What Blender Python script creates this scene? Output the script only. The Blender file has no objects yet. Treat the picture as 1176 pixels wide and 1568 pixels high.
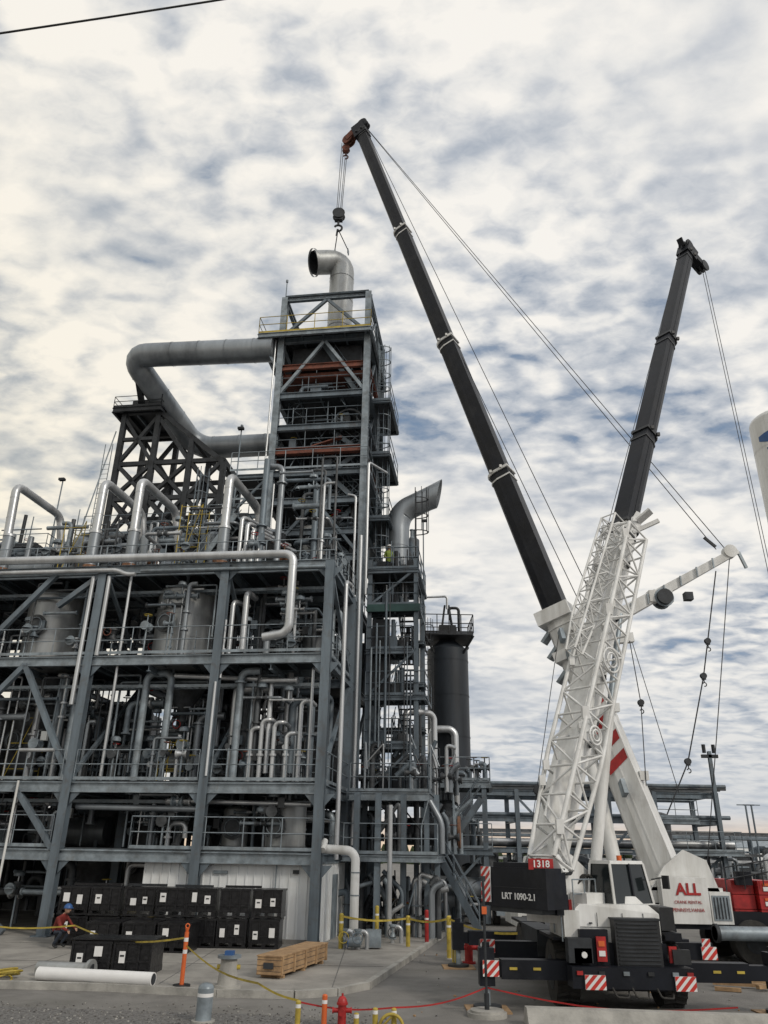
import bpy, math, random
from mathutils import Vector, Matrix
V=Vector
random.seed(7)
R=random.uniform
scene=bpy.context.scene
COL=scene.collection
# ---------------------------------------------------------------- materials
MATS={}
def mat(name,col,rough=.6,metal=0.0,var=.25,scale=3.0,col2=None,bump=0.0,bscale=20,streak=False,stain=None,spec=None):
    m=bpy.data.materials.new(name);m.use_nodes=True
    nt=m.node_tree;b=nt.nodes["Principled BSDF"]
    b.inputs["Roughness"].default_value=rough;b.inputs["Metallic"].default_value=metal
    if spec is not None:b.inputs["Specular IOR Level"].default_value=spec
    tc=nt.nodes.new("ShaderNodeTexCoord")
    mp=nt.nodes.new("ShaderNodeMapping")
    nt.links.new(tc.outputs["Object"],mp.inputs[0])
    if streak: mp.inputs["Scale"].default_value=(1,1,.15)
    n=nt.nodes.new("ShaderNodeTexNoise");n.inputs["Scale"].default_value=scale;n.inputs["Detail"].default_value=5;n.inputs["Roughness"].default_value=.65
    nt.links.new(mp.outputs[0],n.inputs["Vector"])
    r=nt.nodes.new("ShaderNodeValToRGB")
    c2=col2 if col2 else tuple(c*(1-var*1.6) for c in col)
    r.color_ramp.elements[0].position=.33;r.color_ramp.elements[1].position=.66
    r.color_ramp.elements[0].color=(*c2,1);r.color_ramp.elements[1].color=(*[min(1,c*(1+var*.4)) for c in col],1)
    nt.links.new(n.outputs["Fac"],r.inputs[0]);o=r.outputs[0]
    if stain:
        sc,amt,scol=stain
        n3=nt.nodes.new("ShaderNodeTexNoise");n3.inputs["Scale"].default_value=sc;n3.inputs["Detail"].default_value=6;n3.inputs["Roughness"].default_value=.7;n3.inputs["Distortion"].default_value=.6
        nt.links.new(tc.outputs["Object"],n3.inputs["Vector"])
        r3=nt.nodes.new("ShaderNodeValToRGB");r3.color_ramp.elements[0].position=.52;r3.color_ramp.elements[1].position=.68
        r3.color_ramp.elements[0].color=(0,0,0,1);r3.color_ramp.elements[1].color=(amt,amt,amt,1)
        nt.links.new(n3.outputs["Fac"],r3.inputs[0])
        mx=nt.nodes.new("ShaderNodeMix");mx.data_type='RGBA';nt.links.new(r3.outputs[0],mx.inputs[0]);nt.links.new(o,mx.inputs[6]);mx.inputs[7].default_value=(*scol,1);o=mx.outputs[2]
    nt.links.new(o,b.inputs["Base Color"])
    if bump>0:
        n2=nt.nodes.new("ShaderNodeTexNoise");n2.inputs["Scale"].default_value=bscale;n2.inputs["Detail"].default_value=4
        nt.links.new(tc.outputs["Object"],n2.inputs["Vector"])
        bp=nt.nodes.new("ShaderNodeBump");bp.inputs["Strength"].default_value=bump;bp.inputs["Distance"].default_value=.03
        nt.links.new(n2.outputs["Fac"],bp.inputs["Height"]);nt.links.new(bp.outputs[0],b.inputs["Normal"])
    MATS[name]=m
    return m
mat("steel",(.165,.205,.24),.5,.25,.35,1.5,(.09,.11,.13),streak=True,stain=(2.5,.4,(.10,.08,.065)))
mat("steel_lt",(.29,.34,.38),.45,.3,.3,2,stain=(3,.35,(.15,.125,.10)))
mat("steel_dk",(.035,.04,.047),.6,.2,.4,2)
mat("grate",(.07,.08,.09),.7,.3,.3,6)
mat("jacket",(.60,.62,.64),.36,.6,.22,1.2,(.38,.39,.40),streak=True)
mat("duct",(.31,.34,.37),.42,.55,.25,1.0,(.19,.21,.23),streak=True)
mat("pipe_dk",(.095,.103,.112),.5,.3,.4,2)
mat("vessel",(.44,.46,.47),.45,.45,.25,1.3,(.27,.28,.28),streak=True,stain=(1.5,.25,(.2,.17,.14)))
mat("rust",(.21,.07,.045),.8,0,.35,2.5,(.09,.045,.035))
mat("yellow",(.50,.38,.06),.6,0,.3,3)
mat("red",(.40,.02,.02),.45,0,.25,3)
mat("red_reflect",(.55,.04,.03),.4,0,.1,3)
mat("white",(.76,.77,.77),.38,0,.12,2,(.54,.54,.52),streak=True,stain=(1.3,.3,(.36,.34,.31)))
mat("white_clean",(.76,.76,.76),.5,0,.05,2)
mat("panel",(.78,.80,.81),.5,0,.2,.9,(.64,.66,.67),streak=True,stain=(.9,.3,(.48,.45,.40)))
mat("black",(.022,.024,.027),.45,0,.3,3)
mat("black_paint",(.010,.012,.018),.45,0,.3,1.5,stain=(1.2,.5,(.028,.029,.032)),spec=.25)
mat("rubber",(.02,.02,.02),.85,0,.3,8,(.05,.047,.042))
mat("plastic",(.014,.014,.016),.32,0,.3,6,bump=.5,bscale=9,spec=.35)
mat("glass",(.015,.02,.022),.08,0,.2,1)
mat("silo",(.030,.037,.046),.45,.1,.35,1,(.022,.025,.03),streak=True,spec=.3)
mat("orange",(.65,.13,.03),.5,0,.1,3)
mat("wood",(.40,.26,.14),.75,0,.3,5,(.24,.15,.08))
mat("concrete",(.33,.315,.29),.9,0,.2,.8,(.22,.21,.195),.35,25,stain=(.35,.55,(.14,.135,.125)))
mat("kerbm",(.38,.37,.345),.9,0,.2,2,(.24,.235,.22),.3,30)
mat("road",(.205,.197,.187),.9,0,.25,.5,(.14,.135,.125),.45,40,stain=(.3,.6,(.085,.082,.08)))
mat("gravelm",(.18,.175,.17),.95,0,.6,14,(.07,.068,.066),1.0,30)
mat("green",(.05,.075,.03),.9,0,.5,3)
mat("teal",(.03,.08,.075),.6,0,.2,2)
mat("blue",(.03,.10,.28),.5,0,.1,2)
mat("skin",(.45,.28,.2),.6,0,.1,2)
mat("hivis",(.25,.33,.05),.7,0,.2,4)
mat("red_cloth",(.20,.025,.02),.85,0,.3,6)
mat("denim",(.03,.04,.06),.8,0,.2,5)
mat("copper",(.28,.14,.08),.5,.3,.3,3)
mat("lattice_w",(.74,.75,.75),.45,0,.12,2,(.58,.58,.57))
MN=list(MATS.keys())
# ---------------------------------------------------------------- builder
def frame(d):
    d=d.normalized()
    s=d.cross(V((0,0,1)))
    if s.length<1e-3: s=V((1,0,0))
    s.normalize();u=s.cross(d).normalized()
    return d,s,u
class B:
    def __init__(s): s.v=[];s.f=[];s.m=[];s.sm=[]
    def q(s,pts,faces,m,smooth=False):
        o=len(s.v);s.v.extend([tuple(p) for p in pts]);mi=MN.index(m)
        for f in faces: s.f.append([i+o for i in f]);s.m.append(mi);s.sm.append(smooth)
    BF=[(0,3,2,1),(4,5,6,7),(0,1,5,4),(1,2,6,5),(2,3,7,6),(3,0,4,7)]
    def box(s,c,sz,m,rz=0):
        x,y,z=[a/2 for a in sz];co,si=math.cos(rz),math.sin(rz)
        P=[]
        for dz in(-z,z):
            for dx,dy in((-x,-y),(x,-y),(x,y),(-x,y)):
                P.append((c[0]+dx*co-dy*si,c[1]+dx*si+dy*co,c[2]+dz))
        s.q(P,s.BF,m)
    def bb(s,x0,x1,y0,y1,z0,z1,m): s.box(((x0+x1)/2,(y0+y1)/2,(z0+z1)/2),(abs(x1-x0),abs(y1-y0),abs(z1-z0)),m)
    def beam(s,p,q,w,h,m,w2=None,h2=None):
        p,q=V(p),V(q)
        if (q-p).length<1e-4:return
        d,a,u=frame(q-p)
        if w2 is None:w2,h2=w,h
        P=[]
        for c,ww,hh in((p,w,h),(q,w2,h2)):
            for i,j in((-1,-1),(1,-1),(1,1),(-1,1)):P.append(c+a*(i*ww/2)+u*(j*hh/2))
        s.q(P,s.BF,m)
    def ibeam(s,p,q,w,h,m,t=.03):
        p,q=V(p),V(q);d,a,u=frame(q-p)
        s.beam(p+u*(h/2-t/2),q+u*(h/2-t/2),w,t,m);s.beam(p-u*(h/2-t/2),q-u*(h/2-t/2),w,t,m)
        s.beam(p,q,t,h-2*t,m)
    def hcol(s,x,y,z0,z1,w,m,t=.035):
        s.bb(x-w/2,x+w/2,y-w/2,y-w/2+t,z0,z1,m);s.bb(x-w/2,x+w/2,y+w/2-t,y+w/2,z0,z1,m);s.bb(x-t/2,x+t/2,y-w/2+t,y+w/2-t,z0,z1,m)
    def cyl(s,p,q,r,m,n=12,r2=None,caps=True,smooth=True):
        p,q=V(p),V(q)
        if (q-p).length<1e-5:return
        if r2 is None:r2=r
        d,a,u=frame(q-p)
        A=[p+a*(math.cos(2*math.pi*i/n)*r)+u*(math.sin(2*math.pi*i/n)*r) for i in range(n)]
        C=[q+a*(math.cos(2*math.pi*i/n)*r2)+u*(math.sin(2*math.pi*i/n)*r2) for i in range(n)]
        s.q(A+C,[(i,(i+1)%n,n+(i+1)%n,n+i)[::-1] for i in range(n)],m,smooth)
        if caps:
            s.q(A,[tuple(range(n))],m)
            s.q(C,[tuple(range(n-1,-1,-1))],m)
    def dome(s,c,r,h,m,n=20,k=5,down=False):
        P=[];sg=-1 if down else 1
        for j in range(k):
            t=j/k*math.pi/2
            for i in range(n):
                P.append((c[0]+math.cos(2*math.pi*i/n)*r*math.cos(t),c[1]+math.sin(2*math.pi*i/n)*r*math.cos(t),c[2]+sg*h*math.sin(t)))
        P.append((c[0],c[1],c[2]+sg*h));F=[]
        for j in range(k-1):
            for i in range(n):F.append((j*n+i,j*n+(i+1)%n,(j+1)*n+(i+1)%n,(j+1)*n+i))
        for i in range(n):F.append(((k-1)*n+i,(k-1)*n+(i+1)%n,k*n))
        s.q(P,F,m,True)
    def sweep(s,pts,r,m,n=10,caps=True,cut=None):
        d=(pts[1]-pts[0]).normalized();d,a,u=frame(d)
        P=[]
        for k,p in enumerate(pts):
            if k==0:t=pts[1]-pts[0]
            elif k==len(pts)-1:t=pts[-1]-pts[-2]
            else:t=(pts[k+1]-p).normalized()+(p-pts[k-1]).normalized()
            t.normalize()
            a=(a-t*a.dot(t)).normalized();u=a.cross(t).normalized()
            for i in range(n):
                P.append(p+a*(math.cos(2*math.pi*i/n)*r)+u*(math.sin(2*math.pi*i/n)*r))
        F=[]
        for k in range(len(pts)-1):
            for i in range(n):F.append((k*n+i,k*n+(i+1)%n,(k+1)*n+(i+1)%n,(k+1)*n+i))
        s.q(P,F,m,True)
        if caps:
            s.q(P[:n],[tuple(range(n))],m);s.q(P[-n:],[tuple(range(n))],m)
    def fillet(s,pts,R,k=6):
        pts=[V(p) for p in pts];out=[pts[0]]
        for i in range(1,len(pts)-1):
            p=pts[i];d1=(pts[i-1]-p);d2=(pts[i+1]-p);r=min(R,d1.length*.49,d2.length*.49)
            A=p+d1.normalized()*r;C=p+d2.normalized()*r
            for j in range(k+1):
                t=j/k;w=[(1-t)**2,2*t*(1-t)*.72,t*t];sw=sum(w)
                out.append((A*w[0]+p*w[1]+C*w[2])/sw)
        out.append(pts[-1]);return out
    def pipe(s,pts,r,m,n=10,Rf=2.2,caps=True,bands=0,flange=False):
        pts=[V(p) for p in pts]
        path=s.fillet(pts,r*Rf) if len(pts)>2 else pts
        s.sweep(path,r,m,n,caps)
        if bands:
            for a,b in zip(pts[:-1],pts[1:]):
                L=(b-a).length;d=(b-a).normalized();k=r*Rf+.1
                while k<L-r*Rf:
                    s.cyl(a+d*k,a+d*(k+.05),r*1.035,m,n,caps=False);k+=bands
        if flange:
            for a,b in((pts[0],pts[1]),(pts[-1],pts[-2])):
                d=(b-a).normalized();s.cyl(a,a+d*.06,r*1.5,m,n)
    def rail(s,pts,m="steel_lt",h=1.07,sp=1.5,r=.022,toe=True):
        pts=[V(p) for p in pts];U=V((0,0,1))
        for a,b in zip(pts[:-1],pts[1:]):
            L=(b-a).length
            if L<.05:continue
            for k in(h,h*.52):s.cyl(a+U*k,b+U*k,r,m,5,caps=False)
            if toe:s.beam(a+U*.06,b+U*.06,.012,.11,m)
            n=max(1,round(L/sp))
            for i in range(n+1):
                p=a.lerp(b,i/n);s.cyl(p,p+U*h,r,m,5,caps=False)
    def deck(s,x0,x1,y0,y1,z,m="grate",edge="steel_lt",h=.28,j=1.2,rails=""):  # lighter default edge: light caught by fascia beams is put into their colour
        s.bb(x0,x1,y0,y1,z-.04,z,m)
        zz=z-.045-h/2
        for a,b in(((x0,y0),(x1,y0)),((x0,y1),(x1,y1)),((x0,y0),(x0,y1)),((x1,y0),(x1,y1))):
            s.ibeam((a[0],a[1],zz),(b[0],b[1],zz),.14,h,edge)
        k=x0+j
        while k<x1-.2:
            s.beam((k,y0,zz+.04),(k,y1,zz+.04),.07,h*.6,"steel");k+=j
        if 'f' in rails:s.rail([(x0,y0,z),(x1,y0,z)])
        if 'b' in rails:s.rail([(x0,y1,z),(x1,y1,z)])
        if 'l' in rails:s.rail([(x0,y0,z),(x0,y1,z)])
        if 'r' in rails:s.rail([(x1,y0,z),(x1,y1,z)])
    def ladder(s,x,y,z0,z1,ax=0,cage=True,m="steel_lt"):
        dx,dy=(.22,0) if ax==0 else (0,.22)
        for k in(-1,1):s.cyl((x+k*dx,y+k*dy,z0),(x+k*dx,y+k*dy,z1+1),.025,m,5,caps=False)
        z=z0+.3
        while z<z1:
            s.cyl((x-dx,y-dy,z),(x+dx,y+dy,z),.015,m,4,caps=False);z+=.3
        if cage:
            z=z0+2.2
            def cp(t,z):
                a=math.pi*t;o=.36*math.cos(a);f=.65*math.sin(a)
                return V((x+(o if ax==0 else f),y+(-f if ax==0 else o),z))
            while z<z1+1:
                for i in range(6):s.beam(cp(i/6,z),cp((i+1)/6,z),.04,.04,m)
                z+=.9
            for i in range(1,6):s.beam(cp(i/6,z0+2.2),cp(i/6,z1+1),.03,.03,m)
    def stair(s,p,q,w,m="steel_lt",rails=True):
        p,q=V(p),V(q);d=q-p;n=max(3,int(abs(d.z)/.2));hd=V((d.x,d.y,0)).normalized();sd=V((-hd.y,hd.x,0))
        for k in(-1,1):
            s.beam(p+sd*(k*w/2),q+sd*(k*w/2),.05,.25,m)
            if rails:
                for hh in(.55,1.0):s.cyl(p+sd*(k*w/2)+V((0,0,hh)),q+sd*(k*w/2)+V((0,0,hh)),.022,m,5,caps=False)
                for i in range(0,n+1,4):
                    c=p+d*(i/n)+sd*(k*w/2);s.cyl(c,c+V((0,0,1)),.02,m,5,caps=False)
        for i in range(n):
            c=p+d*((i+.5)/n);a=c-sd*(w/2);b=c+sd*(w/2);s.beam(a,b,.24,.03,"grate")
    def valve(s,c,ax,r,m="pipe_dk",wheel=True):
        c=V(c);ax=V(ax).normalized()
        s.cyl(c-ax*.22,c-ax*.16,r*1.9,m,10);s.cyl(c+ax*.16,c+ax*.22,r*1.9,m,10)
        s.cyl(c-ax*.16,c,r*1.5,m,8,r2=r*.9);s.cyl(c,c+ax*.16,r*.9,m,8,r2=r*1.5)
        t=V((0,0,1)) if abs(ax.z)<.7 else V((0,-1,0))
        s.cyl(c,c+t*(r*2+.28),.03,m,6)
        e=c+t*(r*2+.28)
        if wheel:
            s.torus(e,t,.16,.018,random.choice(["rust","steel_lt","steel","pipe_dk","yellow","red"]))
        else:
            s.cyl(e,e+t*.1,.2,"steel_lt",10)
            s.dome(e+t*.1,.2,.1,"steel_lt",10,3)
    def torus(s,c,n,R_,r,m,k=12,a0=0,a1=2*math.pi):
        c=V(c);d,a,u=frame(V(n));pts=[c+a*(math.cos(a0+(a1-a0)*i/k)*R_)+u*(math.sin(a0+(a1-a0)*i/k)*R_) for i in range(k+1)]
        s.sweep(pts,r,m,5,False)
    def vess(s,x,y,z0,z1,r,m="vessel",cone=0,legs=0,manh=True,bands=True,n=28):
        s.cyl((x,y,z0),(x,y,z1),r,m,n,caps=False)
        s.dome((x,y,z1),r,r*.32,m,n)
        if bands:
            k=z0+.02
            while k<z1:
                s.cyl((x,y,k),(x,y,k+.05),r*1.015,m,n,caps=False);k+=.95
        if cone:
            s.cyl((x,y,z0-cone),(x,y,z0),r*.16,m,n,r2=r,caps=False)
            s.cyl((x,y,z0-cone-.3),(x,y,z0-cone),r*.16,m,12);s.valve((x,y,z0-cone-.45),(0,0,1),.12)
        else:s.dome((x,y,z0),r,r*.3,m,n,down=True)
        if manh:
            zc=(z0+z1)/2;a=R(-.5,.4);d=V((math.sin(a),-math.cos(a),0))
            c=V((x,y,zc))+d*(r-.05)
            s.cyl(c,c+d*.2,.36,m,18);s.cyl(c+d*.2,c+d*.26,.44,"pipe_dk",18)
            s.torus(c+d*.3,d,.3,.02,"steel_lt")
        for i in range(3):
            a=R(0,6.28);s.pipe([(x+r*.5*math.cos(a),y+r*.5*math.sin(a),z1+r*.2),(x+r*.5*math.cos(a),y+r*.5*math.sin(a),z1+r*.2+.5)],.07,"steel_lt",8,flange=True)
    def lattice(s,P,Q,w,h,n,rc,rb,m,w0=None,h0=None):
        P,Q=V(P),V(Q);d,a,u=frame(Q-P)
        if w0 is None:w0,h0=w,h
        def c(i,t):
            p=P.lerp(Q,t);k=[(-1,-1),(1,-1),(1,1),(-1,1)][i]
            f=min(1,t*4);ww=w0+(w-w0)*f;hh=h0+(h-h0)*f
            return p+a*(k[0]*ww/2)+u*(k[1]*hh/2)
        for i in range(4):
            T=[0,.25,1]
            for t0,t1 in zip(T[:-1],T[1:]):s.cyl(c(i,t0),c(i,t1),rc,m,8)
        for j in range(n):
            t0,t1=j/n,(j+1)/n
            for i in range(4):
                k=(i+1)%4
                s.cyl(c(i,t0),c(k,t0),rb,m,5,caps=False)
                if (j+i)%2:s.cyl(c(i,t0),c(k,t1),rb,m,5,caps=False)
                else:s.cyl(c(k,t0),c(i,t1),rb,m,5,caps=False)
        for i in range(4):s.cyl(c(i,1),c((i+1)%4,1),rb,m,5)
    def poly(s,pts,z0,z1,m):
        n=len(pts);P=[(x,y,z0) for x,y in pts]+[(x,y,z1) for x,y in pts]
        s.q(P,[tuple(range(n,2*n)),tuple(range(n-1,-1,-1))]+[(i,(i+1)%n,n+(i+1)%n,n+i) for i in range(n)],m)
    def extr(s,pts,off,m):
        n=len(pts);o=V(off);P=[V(p) for p in pts];P=P+[p+o for p in P]
        s.q(P,[tuple(range(n-1,-1,-1)),tuple(range(n,2*n))]+[(i,(i+1)%n,n+(i+1)%n,n+i) for i in range(n)],m)
    def obj(s,name,parent=None,loc=None,rz=0):
        me=bpy.data.meshes.new(name)
        used=sorted(set(s.m));mp={k:i for i,k in enumerate(used)}
        me.from_pydata(s.v,[],s.f)
        for k in used:me.materials.append(MATS[MN[k]])
        me.polygons.foreach_set("material_index",[mp[k] for k in s.m])
        me.polygons.foreach_set("use_smooth",s.sm)
        me.update()
        o=bpy.data.objects.new(name,me);COL.objects.link(o)
        if parent:o.parent=parent
        if loc:o.location=loc
        o.rotation_euler[2]=rz
        return o
def empty(name,loc=(0,0,0),rz=0):
    e=bpy.data.objects.new(name,None);COL.objects.link(e);e.location=loc;e.rotation_euler[2]=rz;e.empty_display_size=.5;return e
def text(body,size,loc,rot,m,parent,name="lettering",ext=.004,bold=.0):
    c=bpy.data.curves.new(name,"FONT");c.body=body;c.size=size;c.extrude=ext;c.offset=bold;c.align_x='CENTER';c.align_y='CENTER'
    c.materials.append(MATS[m]);o=bpy.data.objects.new(name,c);COL.objects.link(o);o.location=loc;o.rotation_euler=rot;o.parent=parent;return o

# ================================================================ GROUND
g=B();g.q([(-1500,-300,0),(1500,-300,0),(1500,3000,0),(-1500,3000,0)],[(0,1,2,3)],"road");g.obj("ground")
g=B()
curb=[(-40,20.9),(-14,20.8),(-6.1,20.4),(-3.5,19.9),(-1.8,19.85),(-.9,20.3),(-.2,21.3),(.4,24),(1.3,28.1),(2.2,32.3),(3.1,36.6),(4.2,44),(4.4,70),(-40,70)]
g.poly(curb,0.004,.12,"concrete")
for x in(-13,-9,-5,-1):g.bb(x-.012,x+.012,20.9 if x<-5 else 20.6,45,.121,.124,"gravelm") if x<-.5 else None
for y in(24.2,28.4):g.bb(-30,.2,y-.012,y+.012,.1245,.1275,"gravelm")
g.obj("concrete_yard")
g=B()
for a,b in zip(curb[:11],curb[1:12]):
    g.beam((a[0],a[1],.075),(b[0],b[1],.075),.16,.15,"kerbm")
g.obj("kerb")
g=B();g.q([(-40,10,.004),(.4,10,.004),(-.4,17.3,.004),(-2.5,18.0,.004),(-8,18.4,.004),(-40,18.7,.004)],[(0,1,2,3,4,5)],"gravelm")
for i in range(1800):
    x=R(-9,.3);y=R(15.5,18.9)
    if y>18 and random.random()<.6:continue
    r=R(.007,.022)
    g.box((x,y,.004+r*.5),(r*R(1,2),r*R(1,2),r),random.choice(["gravelm","gravelm","kerbm","road"]),R(0,3))
g.obj("gravel")
g=B();g.q([(1.4,19,.004),(30,18.4,.004),(30,60,.004),(5,60,.004),(3.7,36.6,.004),(1.9,28,.004)],[(0,1,2,3,4,5)],"road")
for i in range(160):
    x=R(.5,12);y=R(17.5,30);r=R(.01,.03);g.box((x,y,.006+r*.4),(r*R(1,2),r*R(1,2),r),random.choice(["gravelm","kerbm","wood"]),R(0,3))
g.obj("road")

# ================================================================ PLANT
plant=empty("process_plant_building",(-1.95,29,0),math.radians(-8))
s=B()
XS=[-25.5,-20.2,-15,-9.7,-4.45,-.15];YS=[0,5,10];LV=[2.9,5.2,9.9,13.7]
for x in XS:
    for y in YS:
        s.hcol(x,y,0.1,13.6,.34,"steel")
        s.bb(x-.3,x+.3,y-.3,y+.3,.1,.16,"steel")
for z in LV:
    for y in YS:
        s.ibeam((XS[0],y,z-.2),(XS[-1],y,z-.2),.2,.36,"steel_lt" if y==0 else "steel")  # front beams take the lighter tone, caught light painted in as colour
    for x in XS:
        s.ibeam((x,0,z-.2),(x,10,z-.2),.2,.36,"steel")
def decks(z,rects,rails):
    for (x0,x1,y0,y1) in rects:s.deck(x0,x1,y0,y1,z,rails="")
    for r in rails:s.rail(r)
decks(2.95,[(-9.5,-.3,.1,4.9),(-25,-9.9,.1,3)],[[(-7,-.05,2.95),(-.05,-.05,2.95),(-.05,5,2.95)],[(-25,-.05,2.95),(-10,-.05,2.95)],[(-7,-.05,2.95),(-7,3,2.95)]])
decks(5.25,[(-9.5,-.3,.1,4.9),(-15,-9.9,.1,4.9),(-25,-15.2,.1,4.9),(-9,-.3,5.1,9.9)],[[(-9.5,-.1,5.25),(-4.7,-.1,5.25)],[(-4.2,-.1,5.25),(-.05,-.1,5.25),(-.05,5,5.25)],[(-25,-.1,5.25),(-10,-.1,5.25)],[(-9,2.9,5.25),(-1,2.9,5.25)]])
decks(9.95,[(-9.5,-4.6,.1,4.9),(-4.3,-.3,.1,3.0),(-15,-9.9,.1,4.9),(-25,-15.2,.1,4.9),(-9,-.3,5.1,9.9)],[[(-9.6,-.1,9.95),(-.1,-.1,9.95),(-.1,5,9.95)],[(-25,-.1,9.95),(-9.8,-.1,9.95)],[(-4.3,3,9.95),(-.3,3,9.95)]])
decks(13.75,[(-9.5,-.3,.6,4.9),(-15,-9.9,.6,4.9),(-25,-15.2,.6,4.9),(-9,-.3,5.1,9.9),(-25,-9.2,5.1,9.9)],[[(-25,.55,13.75),(-.1,.55,13.75),(-.1,9.9,13.75)]])
for (a,b) in [((-13.6,0,8.2),(-12.4,0,9.6)),((-12.4,0,9.6),(-9.8,0,5.4)),((-14.9,0,5.0),(-12.2,0,2.9)),((-11.8,0,5.0),(-9.9,0,2.9)),((-15,0,2.8),(-11.2,0,.2)),((-20.2,0,5.2),(-15,0,9.7)),((-20,0,13.5),(-15.1,0,10)),((-14.8,0,9.9),(-11.8,0,13.4)),((-9.7,0,13.4),(-11.5,0,12.0))]:
    s.beam(a,b,.2,.2,"steel")
for x in XS[3:]:
    s.beam((x,0,5.3),(x,5,9.7),.14,.14,"steel");s.beam((x,5,5.3),(x,10,9.7),.14,.14,"steel");s.beam((x,5,.2),(x,10,2.7),.14,.14,"steel")
    s.beam((x,5,9.9),(x,0,13.5),.14,.14,"steel")
for a,b in zip(XS[:-1],XS[1:]):
    s.beam((a,10,.2),(b,10,5),.14,.14,"steel");s.beam((b,10,5.3),(a,10,9.7),.14,.14,"steel")
    s.beam((a,5,9.9),(b,5,13.5),.12,.12,"steel")
for x in XS:
    for z in LV:
        for k in(-1,1):
            s.extr([(x+k*.17,-.05,z-.38),(x+k*.55,-.05,z-.38),(x+k*.17,-.05,z-.8)],(0,.03,0),"steel")
for x in(-7.2,-2.3,-12.4,-17.5,-22):
    s.hcol(x,5,0.1,13.6,.2,"steel");s.ibeam((x,0,9.4),(x,10,9.4),.14,.24,"steel")
for z in(7.4,11.6):
    s.ibeam((XS[0],5,z),(XS[-1],5,z),.14,.24,"steel");s.ibeam((XS[0],10,z),(XS[-1],10,z),.14,.24,"steel")
s.obj("main_frame",plant)
s=B()
s.bb(-6.4,.0,.25,4.6,.1,2.58,"panel")
x=-6.4
while x<-.02:
    s.bb(x-.02,x+.02,.215,.247,.12,2.56,"panel");x+=.31
y=.4
while y<4.6:
    s.bb(.003,.035,y-.02,y+.02,.12,2.56,"panel");y+=.31
s.bb(-6.45,.05,.2,4.65,2.56,2.62,"steel_lt");s.bb(-6.42,.04,.19,.212,.1,.25,"concrete")
s.bb(.036,.07,2.0,2.9,.12,2.2,"steel_lt")
s.bb(-6.0,-5.75,.16,.21,.9,1.3,"yellow");s.bb(-5.5,-5.1,.17,.21,1.2,1.5,"white_clean");s.box((-3.6,.19,2.25),(.5,.05,.1),"steel_lt")
s.box((-.9,.18,2.3),(.2,.1,.12),"steel_dk");s.cyl((-1.6,.17,.1),(-1.6,.17,2.5),.025,"steel_lt",6);s.box((-1.6,.16,1.3),(.22,.1,.3),"steel_lt")
s.obj("wall_panels",plant)
s=B()
s.vess(-6.85,2.2,10.0,13.0,1.22);s.vess(-12.85,2.2,10.0,13.0,1.15)
s.vess(-18.4,2.5,10.0,13.0,1.15);s.vess(-22.5,2.5,10.0,13.0,1.15)
s.vess(-6.6,2.5,9.35,9.36,1.0,"pipe_dk",cone=1.35,manh=False,bands=False);s.vess(-12.6,2.5,9.35,9.36,1.0,"pipe_dk",cone=1.9,manh=False,bands=False)
s.vess(-13.6,3.6,5.8,8.2,1.0,"pipe_dk",cone=0);s.vess(-18,2.8,5.8,8.4,1.0,"duct")
s.vess(-1.75,1.8,3.1,4.5,.72,"vessel",manh=True)
s.vess(-4.1,3.0,3.1,4.4,.5,"vessel")
s.vess(-2.4,7.5,5.4,9.0,1.4,"pipe_dk");s.vess(-7,8,5.4,9.4,1.3,"pipe_dk");s.vess(-12,8.2,1,9,1.5,"pipe_dk");s.vess(-17,8.2,1,9,1.5,"pipe_dk");s.vess(-22,8.2,1,9,1.5,"pipe_dk")  # large dark vessels added at the rear to block sky through the frame
s.vess(-3.2,8.2,10.2,13.0,1.2,"pipe_dk");s.vess(-9.5,8.2,.2,4.5,1.3,"pipe_dk");s.vess(-5.5,8,.2,4.5,1.3,"pipe_dk");s.vess(-1.4,3.0,10.1,11.2,.45,"pipe_dk",manh=False)
s.vess(-2.6,7.2,16.2,17.8,.95,"vessel");s.vess(-13,8,14.4,16.6,1.0,"vessel");s.vess(-17,7,14.6,17,1.0,"vessel");s.vess(-8.2,7.5,14,15.8,.7,"pipe_dk")
for (x0,x1,y,z,r,m) in[(-9,-5,7.5,4.1,.6,"pipe_dk"),(-3.2,-.6,6.8,3.6,.5,"duct"),(-14.5,-11,6.5,3.6,.6,"duct"),(-8.5,-6.2,4.3,6.3,.4,"vessel"),(-9,-6.8,4,14.9,.45,"duct"),(-16.5,-14,3.6,14.9,.5,"duct")]:
    s.cyl((x0,y,z),(x1,y,z),r,m,20)
    for x in(x0+.3,x1-.3):s.bb(x-.06,x+.06,y-r*.8,y+r*.8,z-r-.3,z-r*.5,"steel")
s.obj("vessels",plant)
s=B()
for (x0,x1,z0,z1,y) in[(-25,-11,0.1,4.6,11),(-9,0,0.1,4.6,11.5),(-24,-15,5.4,8.6,11),(-10,-3,5.4,9.2,11.5),(-8,-4.6,10,12.6,10.6),(-2.4,0,10,13,10.8),(-15.5,-12,5.4,9.5,11.4),(-20,-17,10,12.2,11)]:
    s.bb(x0,x1,y,y+1.5,z0,z1,"pipe_dk")
    k=x0+.5
    while k<x1:s.bb(k-.04,k+.04,y-.06,y,z0,z1,"steel_dk");k+=.9
s.obj("rear_sky_blockers",plant)  # dark boxes added behind the frame to block sky and darken the interior

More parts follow.
